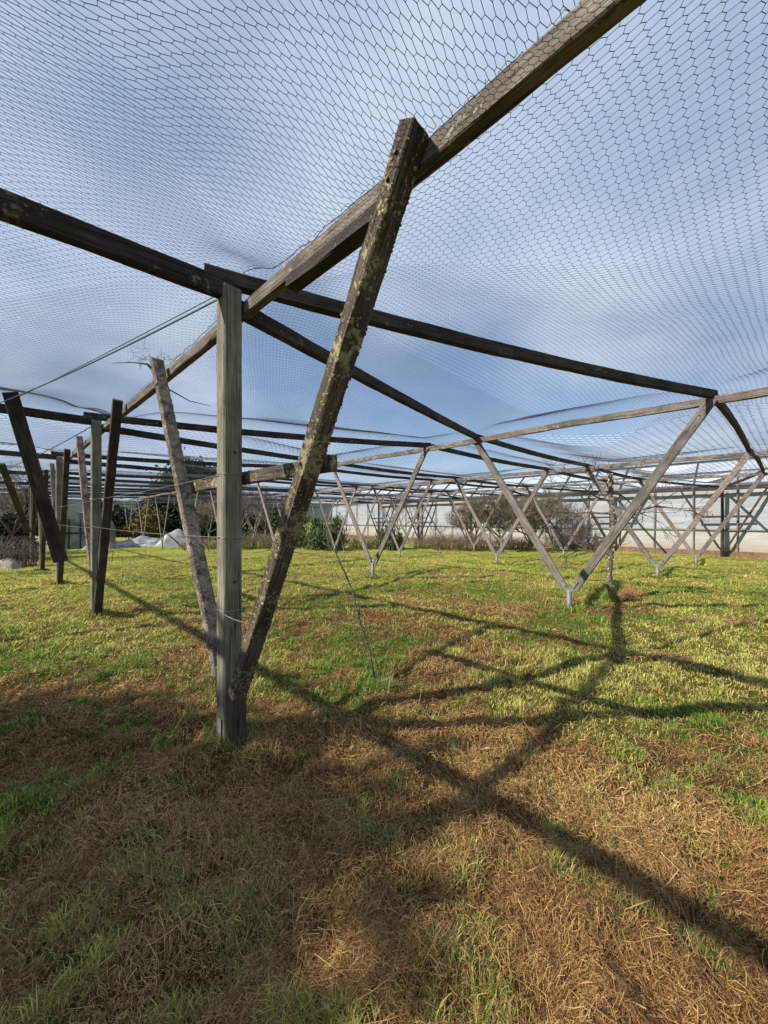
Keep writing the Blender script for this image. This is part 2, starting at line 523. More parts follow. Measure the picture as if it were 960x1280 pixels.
def flakes(mb, p0, p1, ax, ay, n, rng, size=(0.0025, 0.0125), bias=1.0):
    """small crusts standing on the faces of a leg"""
    p0 = Vector(p0); p1 = Vector(p1)
    d = (p1 - p0).normalized()
    for _ in range(n):
        tt = rng.random() ** bias
        c = p0.lerp(p1, tt)
        face = rng.choice(((ax, ay), (ay, ax), (ax, ay), (-ax, ay), (-ay, ax)))
        nrm, oth = face
        c = c + nrm + oth * rng.uniform(-0.95, 0.95)
        nd = nrm.normalized(); od = oth.normalized()
        s = size[0] + (size[1] - size[0]) * rng.random() ** 2
        k = rng.choice((4, 5, 6))
        ph = rng.random() * 6
        i = len(mb.v)
        for q in range(k):
            a = ph + 2 * math.pi * q / k
            rr = s * rng.uniform(0.6, 1.25)
            mb.v.append(tuple(c + od * (math.cos(a) * rr) + d * (math.sin(a) * rr) + nd * -0.002)); mb.uv.append((0, 0))
        mb.v.append(tuple(c + nd * s * rng.uniform(0.12, 0.55) + od * rng.uniform(-.3, .3) * s)); mb.uv.append((0, 0))
        for q in range(k):
            mb.f.append((i + q, i + (q + 1) % k, i + k))

def leg_obj(name, p0, p1, w, h, side, mat, parent, rng, lich=0, lmat=None, seg=None, jit=0.003):
    mb = MB(); mb.beam(p0, p1, w, h, side, 0, seg, jit, 0.008, rng)
    o = mb.build(name, mat, parent)
    if lich:
        d = (Vector(p1) - Vector(p0)).normalized()
        s = Vector(side); s = (s - d * s.dot(d)).normalized(); m = d.cross(s)
        fb = MB(); flakes(fb, p0, p1, s * h / 2, m * w / 2, lich, rng)
        f = fb.build('lichen', lmat, None)
        parent_keep_child(f, o)
        f['kind'] = 'stuff'
    return o
def parent_keep_child(c, p):
    c.parent = p
    c.matrix_parent_inverse = (Matrix.Translation(p.parent.location) if p.parent else Matrix.Identity(4)).inverted()
    # a part mesh carries identity world transform, so its own inverse is enough
    c.matrix_parent_inverse = Matrix.Identity(4)

def bolts(parent, pts, nrm, r=0.012):
    for p in pts:
        mb = MB(); p = Vector(p); n = Vector(nrm).normalized()
        mb.tube([p - n * 0.004, p + n * 0.008], [r, r * 0.8], 6)
        mb.build('bolt', M_bolt, parent)

def wire_wrap(parent, c, z, half, rng, r=0.0022):
    """a loop of wire round a square post"""
    pts = []
    for q in range(9):
        a = math.pi / 4 + q * math.pi / 4
        k = half * 1.45 if q % 2 == 0 else half * 1.05
        pts.append(c + U * (math.cos(a) * k) + W * (math.sin(a) * k) + ZV * (z + rng.uniform(-.006, .006)))
    mb = MB(); mb.tube(pts, r, 4)
    return mb.build('wire_tie', M_wire, parent)

# --- wooden post rows (first row, and the row by the windbreak)
POST = []
def post_unit(base, k, row, label, group, lich, s_near=1.62, s_far=1.68, brace=True, mats=None, sgn=1):
    rng = random.Random(100 + k * 7 + row * 31)
    g = gz(base.x, base.y)
    e = empty('braced_prop', (base.x, base.y, g))
    tag(e, label, 'post with braces', group)
    mp_, mA, mB = mats
    topz = 3.17
    mb = MB(); lean = U * rng.uniform(-.02, .02) * (k > 0)
    mb.beam(base + ZV * (g - 0.3), base + lean + ZV * topz, 0.13, 0.13, W, 0, None, 0.002, 0.010, rng)
    mb.build('post', mp_, e)
    near_b = base - U * 0.125 + ZV * (g + 0.36) - W * 0.0
    near_t = base - U * s_near + ZV * (3.13 if (row == 1 and k == 0) else 3.15) + W * (0.03 if (row == 1 and k == 0) else -0.01 * sgn)
    if row == 1 and k > 0: near_b = base - U * 0.12 + ZV * (g + 0.04)
    far_b = base + U * 0.125 + ZV * (g + 0.42)
    far_t = base + U * s_far + ZV * 3.16 - W * 0.01 * sgn
    leg_obj('leg', near_b, near_t, 0.085, 0.108, W, mA, e, rng, lich[0], M_lich)
    leg_obj('leg', far_b, far_t, 0.072, 0.105, W, mB, e, rng, lich[1], M_lich_g)
    if brace:
        a = near_b.lerp(near_t, 0.54) + W * 0.105 * sgn; b_ = far_b.lerp(far_t, 0.52) + W * 0.105 * sgn
        ext = (a - b_).normalized()
        if lich[0]:
            leg_obj('brace', b_ - ext * 0.10, a + ext * 0.07, 0.045, 0.088, ZV, M_leg_dark, e, rng, lich[0] // 3, M_lich)
        else:
            leg_obj('brace', b_ - ext * 0.1, a + ext * 0.12, 0.05, 0.10, ZV, mA, e, rng)
    return e, g

ROW1 = [Vector((-1.09, 2.65, 0)) + Vector((-3.62, 3.5, 0)) * k for k in range(9)]
ROW1_L = [p - W * 3.07 for p in ROW1]
def unit_label(k):
    names = {0: 'large weathered square post with two lichen-crusted slanting legs, front left of the field',
             1: 'grey post with one dark and one pale slanting leg, next behind the front post',
             2: 'grey post frame partly hidden by the dark hanging plank at the left'}
    return names.get(k, '%s post frame from the front in the wooden row running away to the left' % ordn[k])
for k, p in enumerate(ROW1):
    mats = (M_post, M_leg_dark, M_leg_grey)
    lich = ((3000, 3200), (0, 400), (0, 0))[min(k, 2)]
    if k == 1: mats = (M_post, M_farwood, M_leg_grey)
    if k > 1: mats = (M_post, M_farwood, M_vleg)
    e, g = post_unit(p, k, 1, unit_label(k), 'wooden post frames of the left row', lich, s_near=(1.66 if k == 0 else 1.62), brace=(k < 2), mats=mats)
    if k == 0:
        bolts(e, [p - U * 0.067 + ZV * z + W * 0.01 for z in (2.02, 1.12)], -U, 0.012)
        nb_ = p - U * 0.125 + ZV * (g + 0.36); nt_ = p - U * 1.66 + ZV * 3.13 + W * 0.03
        bolts(e, [nb_.lerp(nt_, f_) - W * 0.055 for f_ in (0.965, 0.935, 0.535, 0.03, 0.07)], -W, 0.010)
        # steel stirrup at the foot
        mb = MB(); rot = Matrix((W, U, ZV)).transposed()
        mb.box(p - W * 0.071 + ZV * (g + 0.06), (0.006, 0.07, 0.24), rot)
        mb.build('foot_bracket', M_galv, e)
        for z in (1.87, 1.43, 0.92):
            wire_wrap(e, p, z, 0.066, random.Random(int(z * 100)))
        mb = MB(); mb.beam(p - U * 0.112 + ZV * (g - .2), p - U * 0.118 + ZV * (g + 0.36), 0.085, 0.115, W, 0, None, 0.004, 0.012, random.Random(8))
        mb.build('foot_block', M_farwood, e)
        # doubling cleat under the beam, between post and near leg
        mb = MB(); q0 = p - U * 0.62 + W * 0.115; q1 = p - U * 1.50 + W * 0.115; q0 = q0 + ZV * .035; q1 = q1 + ZV * .06
        mb.beam(q0 + ZV * 2.955, q1 + ZV * 2.925, 0.085, 0.075, ZV, 0, None, 0.003)
        mb.build('cleat', M_beam, e)
    if k == 1:
        for z in (1.85, 1.43):
            wire_wrap(e, p, z, 0.066, random.Random(int(z * 100)))

def beam_thing(name, p0, p1, w, h, mat, label, group, sag=0.0, seed=0, over=True, cat='beam', jit=0.003):
    rng = random.Random(seed)
    mb = MB(); mb.beam(p0, p1, w, h, ZV, sag, None, jit, 0.007, rng)
    o = mb.build(name, mat)
    # origin at the start of the beam
    c = Vector(p0); o.data.transform(Matrix.Translation(-c)); o.location = c
    tag(o, label, cat, group)
    if over: BEAMS.append(((p0[0], p0[1]), (p1[0], p1[1])))
    return o

# first-row long beam: bays bolted behind the posts
for k in range(-1, 8):
    a = ROW1[0] + Vector((-3.62, 3.5, 0)) * k + W * 0.115
    b2 = ROW1[0] + Vector((-3.62, 3.5, 0)) * (k + 1) + W * 0.115
    za, zb = (3.13, 3.06) if k == -1 else (3.08, 3.09)
    if k == -1: b2 = b2 + U * 0.02
    elif k == 0: a = a + U * 0.06
    lab = {-1: 'brown lengthwise beam running from the front post over the camera to the top right', 0: 'brown lengthwise beam behind the front post running back to the second post'}.get(k, 'lengthwise beam of the left wooden row between its %s and %s posts' % (ordn[k], ordn[min(k + 1, 9)]))
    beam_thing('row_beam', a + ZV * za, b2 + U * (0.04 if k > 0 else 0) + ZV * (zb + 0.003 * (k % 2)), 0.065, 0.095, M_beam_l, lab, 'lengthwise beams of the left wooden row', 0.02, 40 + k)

# --- V supports
def v_unit(C, k, label, group, half=1.85, w=0.135, th=0.045, seed=0, zt=3.17):
    rng = random.Random(seed)
    g = gz(C.x, C.y)
    e = empty('v_support', (C.x, C.y, g))
    tag(e, label, 'support frame', group)
    mb = MB(); mb.tube([C + ZV * (g - 0.2), C + ZV * (g + 0.40)], 0.045, 12); mb.build('stub_post', M_galv, e, True)
    mb = MB()
    rot = Matrix((UV2, WV2, ZV)).transposed()
    for s in (-1, 1):
        d = (UV2 * s * half + ZV * (zt - g - 0.36)).normalized()
        mb.beam(C + ZV * (g + 0.36) + UV2 * s * 0.02 - WV2 * 0.034, C + ZV * (g + 0.36) + d * 0.24 - WV2 * 0.034, 0.006, 0.06, d.cross(WV2), 0, 2, 0, 0.002, rng)
    mb.build('bracket', M_galv, e)
    for s in (-1, 1):
        p0 = C + ZV * (g + 0.36) + UV2 * s * 0.05
        p1 = C + UV2 * s * half + ZV * zt
        d = (p1 - p0).normalized()
        lm = M_vleg if rng.random() < .62 else M_vleg2
        leg_obj('leg', p0 + d * 0.05, p1 + d * rng.uniform(-.02, .07), th, w * rng.uniform(.92, 1.05), d.cross(WV2), lm, e, rng, jit=0.003)
        if k <= 1:
            bolts(e, [C + ZV * (g + .36) + d * f_ - WV2 * .040 for f_ in (.10, .20)] + [p1 - d * .12 - WV2 * .024, p1 - d * .2 - WV2 * .024], -WV2, .011)
    return e
UV2 = Vector((-0.685, 0.728, 0)).normalized(); WV2 = Vector((0.728, 0.685, 0)).normalized()
ROW2 = [Vector((3.20, 6.50, 0)) + Vector((-3.5, 3.55, 0)) * k for k in range(-1, 8)]
ROW3 = [Vector((7.74, 10.64, 0)) + Vector((-3.5, 3.5, 0)) * k for k in range(-1, 8)]
ROW4 = [Vector((12.2, 14.70, 0)) + Vector((-3.5, 3.5, 0)) * k for k in range(-1, 8)]
ROW5 = [Vector((17.0, 18.9, 0)) + Vector((-3.5, 3.5, 0)) * k for k in range(-1, 6)]
rownames = {2: 'front row of plank supports', 3: 'middle row of plank supports', 4: 'rear row of plank supports'}
for rn, row in ((2, ROW2), (3, ROW3), (4, ROW4)):
    for i, C in enumerate(row):
        if i == 0: continue
        k = i - 1
        if rn == 2:
            lab = {0: 'large V-shaped plank support on a galvanised stub, to the left of the lichened bare tree',
                   1: 'V-shaped plank support on a steel stub, standing mid-field behind the thin leaning sapling'}.get(k, '%s V-shaped plank support from the front right, in the %s' % (ordn[k], rownames[rn]))
        else:
            lab = '%s V-shaped plank support counted from the right, in the %s' % (('first' if k == 0 else ordn[k]), rownames[rn])
        v_unit(C, k, lab, 'V-shaped plank supports', seed=rn * 100 + i)
    for i in range(len(row) - 1):
        a, b2 = row[i], row[i + 1]
        jo = a + (b2 - a) * 0.0
        p0 = a - UV2 * 0.0 + WV2 * 0.0
        lab = 'pale lengthwise beam over the %s, bay %s from right' % (rownames[rn], 'first' if i == 0 else ordn[i])
        beam_thing('row_beam', a + ZV * (3.215 + 0.004 * (i % 2)), b2 + UV2 * 0.05 + ZV * (3.215 + 0.004 * (i % 2)), 0.06, 0.11, M_beam_l, lab, 'lengthwise beams over the plank supports', 0.03, rn * 50 + i)

HALF = 1.85
Lnode = lambda row, i: row[i] + UV2 * HALF
Rnode = lambda row, i: row[i] - UV2 * HALF
# cross beams from the wooden posts to the two forks opposite
for k in range(0, 7):
    P = ROW1[k]; i = k + 1
    for nm, node, z0, z1, back, sg in (('right', Rnode(ROW2, i), 3.245, 3.285, 0.16, 0.06), ('left', Lnode(ROW2, i), 3.075, 3.285, -0.09, 0.02)):
        d = (node - P); d.z = 0; d.normalize()
        lab = 'beam from the %s wooden post to the %s fork of the %s front V support' % (ordn[k], nm, ordn[k])
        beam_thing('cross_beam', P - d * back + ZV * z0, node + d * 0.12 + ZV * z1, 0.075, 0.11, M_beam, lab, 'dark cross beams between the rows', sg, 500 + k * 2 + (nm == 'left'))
    Lp = ROW1_L[k]
    # stub beams running left to the outer rail
    beam_thing('cross_beam', P - W * 0.03 + ZV * 3.155, Lp - W * 0.1 + ZV * (2.98 if k == 0 else 3.12), 0.075, 0.125, M_beam,
               ['dark cross beam leaving the front post to the left edge of the picture', 'dark cross beam leaving the second post to the left edge of the picture'][k] if k < 2 else 'dark cross beam leaving the %s wooden post to the left' % ordn[k],
               'dark cross beams leading left', 0.0, 560 + k)
# outer rail on the left, with its posts
beam_thing('row_beam', ROW1_L[0] - U * 6 + ZV * 3.06, ROW1_L[0] + U * 24 + ZV * 3.06, 0.06, 0.09, M_beam, 'outer rail left of the camera, seen only by its long shadow', 'outer rail', 0.0, 77)
for k in range(0, 5):
    p = ROW1_L[k] - W * 0.1
    mb = MB(); g = gz(p.x, p.y)
    mb.beam(p + ZV * (g - .3), p + ZV * 2.97, 0.13, 0.13, W, 0, None, 0.002, 0.01, random.Random(k))
    o = mb.build('post', M_post); o.data.transform(Matrix.Translation(-p)); o.location = p
    tag(o, 'plain square post under the outer left rail, %s from the front' % ordn[k], 'post', 'outer rail posts')

# cross beams between forks, row to row
for ra, rb, nm in ((ROW2, ROW3, 'front and middle'), (ROW3, ROW4, 'middle and rear')):
    for i in range(0, 8):
        for side, fn in (('right', Rnode), ('left', Lnode)):
            a = fn(ra, i); b2 = fn(rb, i)
            d = (b2 - a).normalized()
            sg = -0.10 if (side == 'right' and i == 1) else 0.05
            lab = 'cross beam joining %s forks of %s plank rows, bay %s from right' % (side, nm, 'first' if i == 0 else ordn[i])
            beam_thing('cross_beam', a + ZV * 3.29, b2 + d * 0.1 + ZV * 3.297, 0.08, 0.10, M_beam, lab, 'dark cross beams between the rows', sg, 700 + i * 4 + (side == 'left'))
for i in range(0, 7):
    P = ROW5[i]
    for side, fn in (('right', Rnode), ('left', Lnode)):
        a = fn(ROW4, i)
        lab = 'cross beam from rear support %s fork to windbreak posts, bay %s from right' % (side, 'first' if i == 0 else ordn[i])
        beam_thing('cross_beam', a + ZV * 3.30, P + ZV * 3.22, 0.08, 0.10, M_beam, lab, 'far cross beams by the windbreak', 0.05, 800 + i * 2 + (side == 'left'))
for i, P in enumerate(ROW5):
    if i == 0: continue
    post_unit(P, i, 5, '%s wooden post with legs from the right, close to the pale windbreak wall' % ('first' if i == 1 else ordn[i - 1]), 'post frames beside the windbreak', (0, 0), brace=True, mats=(M_farwood, M_farwood, M_farwood), sgn=-1)
beam_thing('row_beam', ROW5[0] + ZV * 3.12, ROW5[-1] + ZV * 3.12, 0.09, 0.14, M_farwood, 'long lengthwise beam on the posts beside the windbreak wall', 'beam by the windbreak', 0.0, 88)

# --- hanging planks left of the wooden row
for (a, b2, w, h, lab) in (((-5.13, 5.16, 3.30), (-4.83, 5.62, 0.93), 0.06, 0.17, 'thick dark slanting plank at the left edge, its lower end hanging in the air'),
                           ((-11.30, 11.1, 3.22), (-11.55, 12.2, 1.16), 0.06, 0.17, 'smaller slanting plank at the far left edge with its lower end hanging free')):
    a = Vector(a); b2 = Vector(b2)
    mb = MB(); d = (b2 - a).normalized()
    side = Vector((1, 0.35, 0))
    mb.beam(a, b2, w, h, side, 0, None, 0.003, 0.008, random.Random(3))
    o = mb.build('hanging_plank', M_farwood); o.data.transform(Matrix.Translation(-a)); o.location = a
    tag(o, lab, 'plank', 'planks hanging from the left cross beams')

# --- cables and wires
def cable(name, pts, r, mat, lab, cat, group=None):
    mb = MB(); mb.tube(pts, r, 5); o = mb.build(name, mat)
    c = Vector(pts[0]); o.data.transform(Matrix.Translation(-c)); o.location = c
    tag(o, lab, cat, group); return o
def hang(p0, p1, sag, n=16):
    p0 = Vector(p0); p1 = Vector(p1)
    return [p0.lerp(p1, i / n) - ZV * sag * 4 * (i / n) * (1 - i / n) for i in range(n + 1)]
cable('stay_cable', hang((-1.15, 2.68, 3.14), (-6.4, 5.85, 3.22), 0.06), 0.007, M_cable, 'thin dark stay cable running from the top of the front post to the left edge', 'cable', 'stay cables')
cable('stay_cable', hang((-1.15, 2.70, 3.19), (-6.2, 5.95, 3.30), 0.02), 0.004, M_cable, 'finer upper cable beside the stay cable at the front post', 'cable', 'stay cables')
cable('stay_cable', hang((-4.75, 6.18, 3.12), (-12.6, 12.3, 3.16), 0.08), 0.009, M_cable, 'thin dark stay cable running left from the top of the second post', 'cable', 'stay cables')
for z, lab in ((1.43, 'middle fence wire strung along the left wooden posts'), (1.86, 'top fence wire strung along the left wooden posts')):
    for k in range(0, 3):
        cable('fence_wire', hang(ROW1[k] - W * 0.072 + ZV * z, ROW1[k + 1] - W * 0.072 + ZV * (z + 0.02), 0.02), 0.0022, M_wire, lab + ', bay %s from the front' % ('first' if k == 0 else ordn[k]), 'wire', 'fence wires')
cable('fence_wire', hang(ROW1[0] - W * 0.072 + ZV * 0.92, ROW1[0] - U * 0.32 - W * 0.05 + ZV * 0.90, 0.01), 0.0025, M_wire, 'short twisted wire tying the near slanting leg to the front post', 'wire')
cable('fence_wire', hang((-0.95, 2.62, 1.44), (0.0, 9.6, 1.42), 0.03), 0.0022, M_wire, 'loose thin wire running back from the front post to the second V support', 'wire')

# ------------------------------------------------------------------ greenhouse and windbreak wall
UG = Vector((-1, 1, 0)).normalized(); WG = Vector((1, 1, 0)).normalized()
G0 = Vector((18.05, 18.05, 0)) + WG * 0.15
g0z = -0.30
gh = empty('greenhouse', tuple(G0 + ZV * g0z))
tag(gh, 'long pale film-clad greenhouse with dark rafters behind the far right of the netting', 'greenhouse')
LEN0, LEN1 = -8, 34
rot = Matrix((UG, WG, ZV)).transposed()
def wavy(name, p, mat, z0, z1, off, amp, cells=170):
    mb = MB(); nz = 5
    for i in range(cells + 1):
        s = LEN0 + (LEN1 - LEN0) * i / cells
        for j in range(nz + 1):
            z = z0 + (z1 - z0) * j / nz
            d = amp * (vn1.fbm(np.array([s * 1.3]), np.array([z * 1.1 + 7]), 3)[0] - .5)
            mb.v.append(tuple(G0 + UG * s + WG * (off + d) + ZV * z)); mb.uv.append((s, z))
    for i in range(cells):
        for j in range(nz):
            q = i * (nz + 1) + j
            mb.f.append((q, q + nz + 1, q + nz + 2, q + 1))
    n0 = len(mb.v)
    for vv in list(mb.v): mb.v.append(tuple(Vector(vv) + WG * 0.02)); 
    mb.uv += mb.uv[:n0]
    for f in list(mb.f): mb.f.append(tuple(reversed([q + n0 for q in f])))
    return mb.build(name, mat, p, True)
wavy('wall_cloth', gh, M_cloth, 1.02, 3.30, 0.10, 0.12)
wavy('skirt_sheet', gh, M_cloth_low, -0.12, 1.05, 0.06, 0.06)
mb = MB(); mb.box(G0 + UG * 13 + ZV * (-0.2), (42, 0.05, 0.36), rot); mb.build('base_board', M_baseboard, gh)
mb = MB(); mb.box(G0 + UG * 13 + ZV * 1.04, (42, 0.05, 0.06), rot); mb.build('mid_rail', M_vleg, gh)
mb = MB(); mb.box(G0 + UG * 13 + ZV * 3.33, (42, 0.07, 0.09), rot); mb.build('eaves_rail', M_vleg, gh)
for i in range(0, 25):
    s = LEN0 + 0.3 + 1.7 * i
    c = G0 + UG * s
    mb = MB(); mb.beam(c - WG * 0.03 + ZV * (-0.5), c - WG * 0.03 + ZV * 3.30, 0.045, 0.05, UG, 0, 3, 0.001, 0.004)
    mb.build('wall_post', M_vleg, gh)
    mb = MB(); mb.beam(c + WG * 0.02 + ZV * 3.38, c + WG * 2.15 + ZV * 4.83, 0.05, 0.09, ZV, 0, 3, 0.001, 0.004)
    mb.build('rafter', M_farwood, gh)
for f_, w_ in ((0.5, 0.05), (1.0, 0.09)):
    p = G0 + UG * 13 + WG * (2.15 * f_) + ZV * (3.36 + 1.47 * f_)
    mb = MB(); mb.box(p + ZV * 0.02, (42, w_, w_), rot); mb.build('purlin', M_farwood, gh)
mb = MB()
a0 = G0 + UG * LEN0 + WG * .06 + ZV * 3.32; a1 = G0 + UG * LEN1 + WG * .06 + ZV * 3.32
up = WG * 2.2 + ZV * 1.5
nrm = (ZV * 2.2 - WG * 1.5).normalized() * 0.01
for q in (a0, a1, a1 + up, a0 + up): mb.v.append(tuple(q)); mb.uv.append((0, 0))
for q in (a0, a1, a1 + up, a0 + up): mb.v.append(tuple(q + nrm)); mb.uv.append((0, 0))
mb.f += [(0, 3, 2, 1), (4, 5, 6, 7), (0, 1, 5, 4), (1, 2, 6, 5), (2, 3, 7, 6), (3, 0, 4, 7)]
mb.build('roof_film', M_film, gh)

# ------------------------------------------------------------------ trees and shrubs
def branch(mb, p, d, ln, r, depth, rng, up=0.15, spread=0.7, kids=(3, 5), wig=0.18, minr=0.0025):
    n = max(3, int(4 - depth * 0.3)) + (depth > 1)
    path = [p.copy()]; radii = [r]
    dd = d.copy()
    for i in range(n):
        dd = (dd + Vector((rng.uniform(-wig, wig), rng.uniform(-wig, wig), rng.uniform(-wig, wig) + up * 0.25))).normalized()
        path.append(path[-1] + dd * ln / n)
        radii.append(max(minr, r * (1 - 0.55 * (i + 1) / n)))
    mb.tube(path, radii, 7 if depth >= 4 else (5 if depth == 3 else 3))
    if depth <= 0: return
    for j in range(rng.randint(*kids)):
        t_ = rng.uniform(0.3, 1.0) if j else 1.0
        i0 = min(int(t_ * n), n - 1); q = path[i0].lerp(path[i0 + 1], t_ * n - i0)
        rv = Vector((rng.gauss(0, 1), rng.gauss(0, 1), rng.gauss(0, 0.6)))
        nd = (dd + rv.normalized() * spread + ZV * up).normalized()
        branch(mb, q, nd, ln * rng.uniform(0.55, 0.8), max(minr, radii[i0] * 0.62), depth - 1, rng, up, spread, kids, wig, minr)

def bare_tree(name, loc, height, seed, label, group, trunk_r=0.09, depth=4, spread=0.8, mt=M_bark, mtw=M_twig, cat='tree', kids=(3, 5), minr=0.006, up=0.12, forks=4, th=0.28):
    rng = random.Random(seed)
    g = gz(loc[0], loc[1])
    e = empty(name, (loc[0], loc[1], g)); tag(e, label, cat, group)
    base = Vector((loc[0], loc[1], g - 0.1))
    fork = base + ZV * (height * th + 0.1) + Vector((rng.uniform(-.1, .1), rng.uniform(-.1, .1), 0))
    mb = MB(); mb.tube([base, base.lerp(fork, 0.1), base.lerp(fork, .5) + Vector((rng.uniform(-.04, .04), 0, 0)), fork], [trunk_r * 1.35, trunk_r * 1.1, trunk_r * 0.9, trunk_r * 0.85], 9)
    mb.build('trunk', mt, e, True)
    mb = MB()
    for j in range(forks):
        a = 2 * math.pi * (j + rng.random() * .5) / forks
        d = Vector((math.cos(a) * spread, math.sin(a) * spread, 0.85)).normalized()
        branch(mb, fork - ZV * 0.03, d, height * 0.36, trunk_r * 0.62, depth - 1, rng, up, 0.75, kids, 0.2, minr)
    mb.build('crown', mtw, e)
    return e
def copy_tree(src, loc, rz, sc_, label, group=None):
    c = src.copy(); SC.collection.objects.link(c)
    c.location = (loc[0], loc[1], gz(loc[0], loc[1])); c.rotation_euler = (0, 0, rz); c.scale = (sc_[0], sc_[0], sc_[1])
    c['label'] = label
    if group: c['group'] = group
    for ch in src.children:
        d = ch.copy(); SC.collection.objects.link(d); d.parent = c; d.matrix_parent_inverse = ch.matrix_parent_inverse.copy()
    return c
def at(px, Y): return ((px - 480) / 470 * Y, Y)

# the near lichened fruit tree right of the first V
rng = random.Random(12)
tx, ty = 4.42, 7.30
g = gz(tx, ty)
e = empty('fruit_tree', (tx, ty, g)); tag(e, 'bare fruit tree with pale lichened trunk, just right of the large V support', 'tree')
base = Vector((tx, ty, g - .1))
tp = [base, base + Vector((-.01, 0, .2)), base + Vector((-0.05, 0, .6)), base + Vector((0.0, 0.02, 1.1)), base + Vector((0.03, 0, 1.6)), base + Vector((-0.02, 0, 2.1)), base + Vector((-0.04, 0, 2.55))]
mb = MB(); mb.tube(tp, [.085, .060, .052, .048, .044, .038, .026], 10); tr = mb.build('trunk', M_bark_d, e, True)
fb = MB()
for a_, b2_ in zip(tp[1:], tp[2:]):
    flakes(fb, a_, b2_, Vector((.045, 0, 0)), Vector((0, .045, 0)), 42, rng, (.01, .035))
f = fb.build('lichen', simple('pale_tree_lichen', (0.34, 0.34, 0.24), .95, 0, .5, 40), None); parent_keep_child(f, tr); f['kind'] = 'stuff'
mb = MB()
for z, dx, dy, ln, r in ((1.15, -1, .1, .75, .022), (1.5, -1, -.4, .8, .02), (1.75, 1, .2, .8, .022), (1.95, -1, .3, .95, .024), (2.1, 1, -.3, 1.0, .024), (2.3, -.8, .5, .9, .02), (2.35, .9, .4, .9, .02), (2.5, -.3, -.5, .5, .018), (2.52, .35, .3, .55, .018), (2.05, 0.2, -1, .5, .02), (1.4, .6, .8, .6, .018), (2.2, -1, -.1, .9, .02), (1.35, -1, .5, .8, .018)):
    branch(mb, base + Vector((0, 0, z - .18)), Vector((dx, dy, rng.uniform(-.15, .12))).normalized(), ln * .8, r * 1.1, 3, rng, 0.02, 0.7, (2, 4), .28, .0042)
mb.build('crown', M_bark_d, e)
# straw tuft at its foot
mb = MB()
for _ in range(260):
    a = rng.uniform(-0.6, 2.2); d = Vector((math.cos(a) * .9 * rng.uniform(.2, .9), -abs(math.sin(a)) * .5, rng.uniform(.4, 1.0))).normalized()
    p = base + Vector((0.13 + rng.uniform(-.1, .12), -0.08 + rng.uniform(-.1, .1), 0.08)); q = p + d * rng.uniform(.18, .45)
    mb.tube([p, p.lerp(q, .6) + ZV * .015, q - ZV * .05], [.004, .0035, .0015], 3)
o = mb.build('straw_tuft', simple('tuft_straw', (0.30, 0.17, 0.09), 0.9)); tag(o, 'dry brown straw tuft at the foot of the lichened fruit tree', 'grass tuft')

# thin leaning sapling
def px3(px, py, Y): return Vector(((px - 480) / 470 * Y, Y, CAMZ + (650 - py) / 470 * Y))
gS = gz(-0.08, 3.52)
e = empty('sapling', (-0.08, 3.52, gS)); tag(e, 'thin bare sapling leaning left in front of the mid-field V support', 'sapling')
mb = MB()
sp = [px3(471, 862, 3.52), px3(462, 815, 3.5), px3(449, 775, 3.48), px3(441, 740, 3.46), px3(432, 718, 3.45), px3(420, 692, 3.43), px3(412, 672, 3.42), px3(407, 640, 3.42)]
mb.tube(sp, [.012, .0095, .009, .0075, .0065, .0055, .004, .002], 6); mb.build('trunk', M_bark, e, True)
mb = MB()
mb.tube([sp[2], px3(438, 768, 3.45), px3(428, 758, 3.4), px3(421, 750, 3.38)], [.005, .004, .003, .0015], 5)
mb.tube([sp[2] + ZV * .05, px3(449, 755, 3.5), px3(447, 748, 3.5)], [.006, .006, .003], 5)
mb.tube([sp[5], px3(424, 672, 3.45), px3(428, 655, 3.45)], [.003, .002, .001], 4)
mb.tube([sp[4], px3(424, 705, 3.40)], [.003, .001], 4)
mb.tube([sp[6], px3(402, 655, 3.40), px3(398, 640, 3.4)], [.002, .0015, .001], 4)
rng = random.Random(9)
for (i_, dx, dy, dz, ln) in ((3, -.6, .3, .6, .30), (4, .5, -.2, .8, .26), (5, -.7, -.2, .6, .30), (5, .5, .3, .8, .28), (6, -.5, .3, .8, .22), (2, .3, -.3, .7, .12)):
    branch(mb, sp[i_].copy(), Vector((dx, dy, dz)).normalized(), ln, .0042, 1, rng, .2, .6, (2, 3), .2, .0016)
mb.build('twigs', M_bark, e)
mb = MB()
for _ in range(60):
    a = rng.uniform(0, 6.28); p = sp[0] + Vector((rng.uniform(-.04, .04), rng.uniform(-.04, .04), -.01)); q = p + Vector((math.cos(a) * .09, math.sin(a) * .09, rng.uniform(.03, .14)))
    mb.tube([p, q], [.0018, .0008], 3)
mb.build('dry_sheath', M_twig_r, e)
# small planted whips further back
for px, Y, h, sd in ((430, 15.5, 1.5, 1), (343, 14.0, 1.3, 2), (552, 17.5, 1.2, 3), (250, 17, 1.3, 4), (140, 16, 1.2, 5)):
    x, y = at(px, Y)
    bare_tree('young_tree', (x, y), h, 900 + sd, 'thin young bare tree, %s' % ['behind the gap between the near leg and the mid-field V', 'close right of the front post and leg', 'left of the far windbreak posts in mid-field', 'behind the pale lichened leg', 'right of the second wooden post'][sd - 1], 'young bare trees in the turf', 0.018, 2, 0.6, M_bark_l, M_bark_l, 'tree', (1, 3), 0.006, forks=3, th=.4)

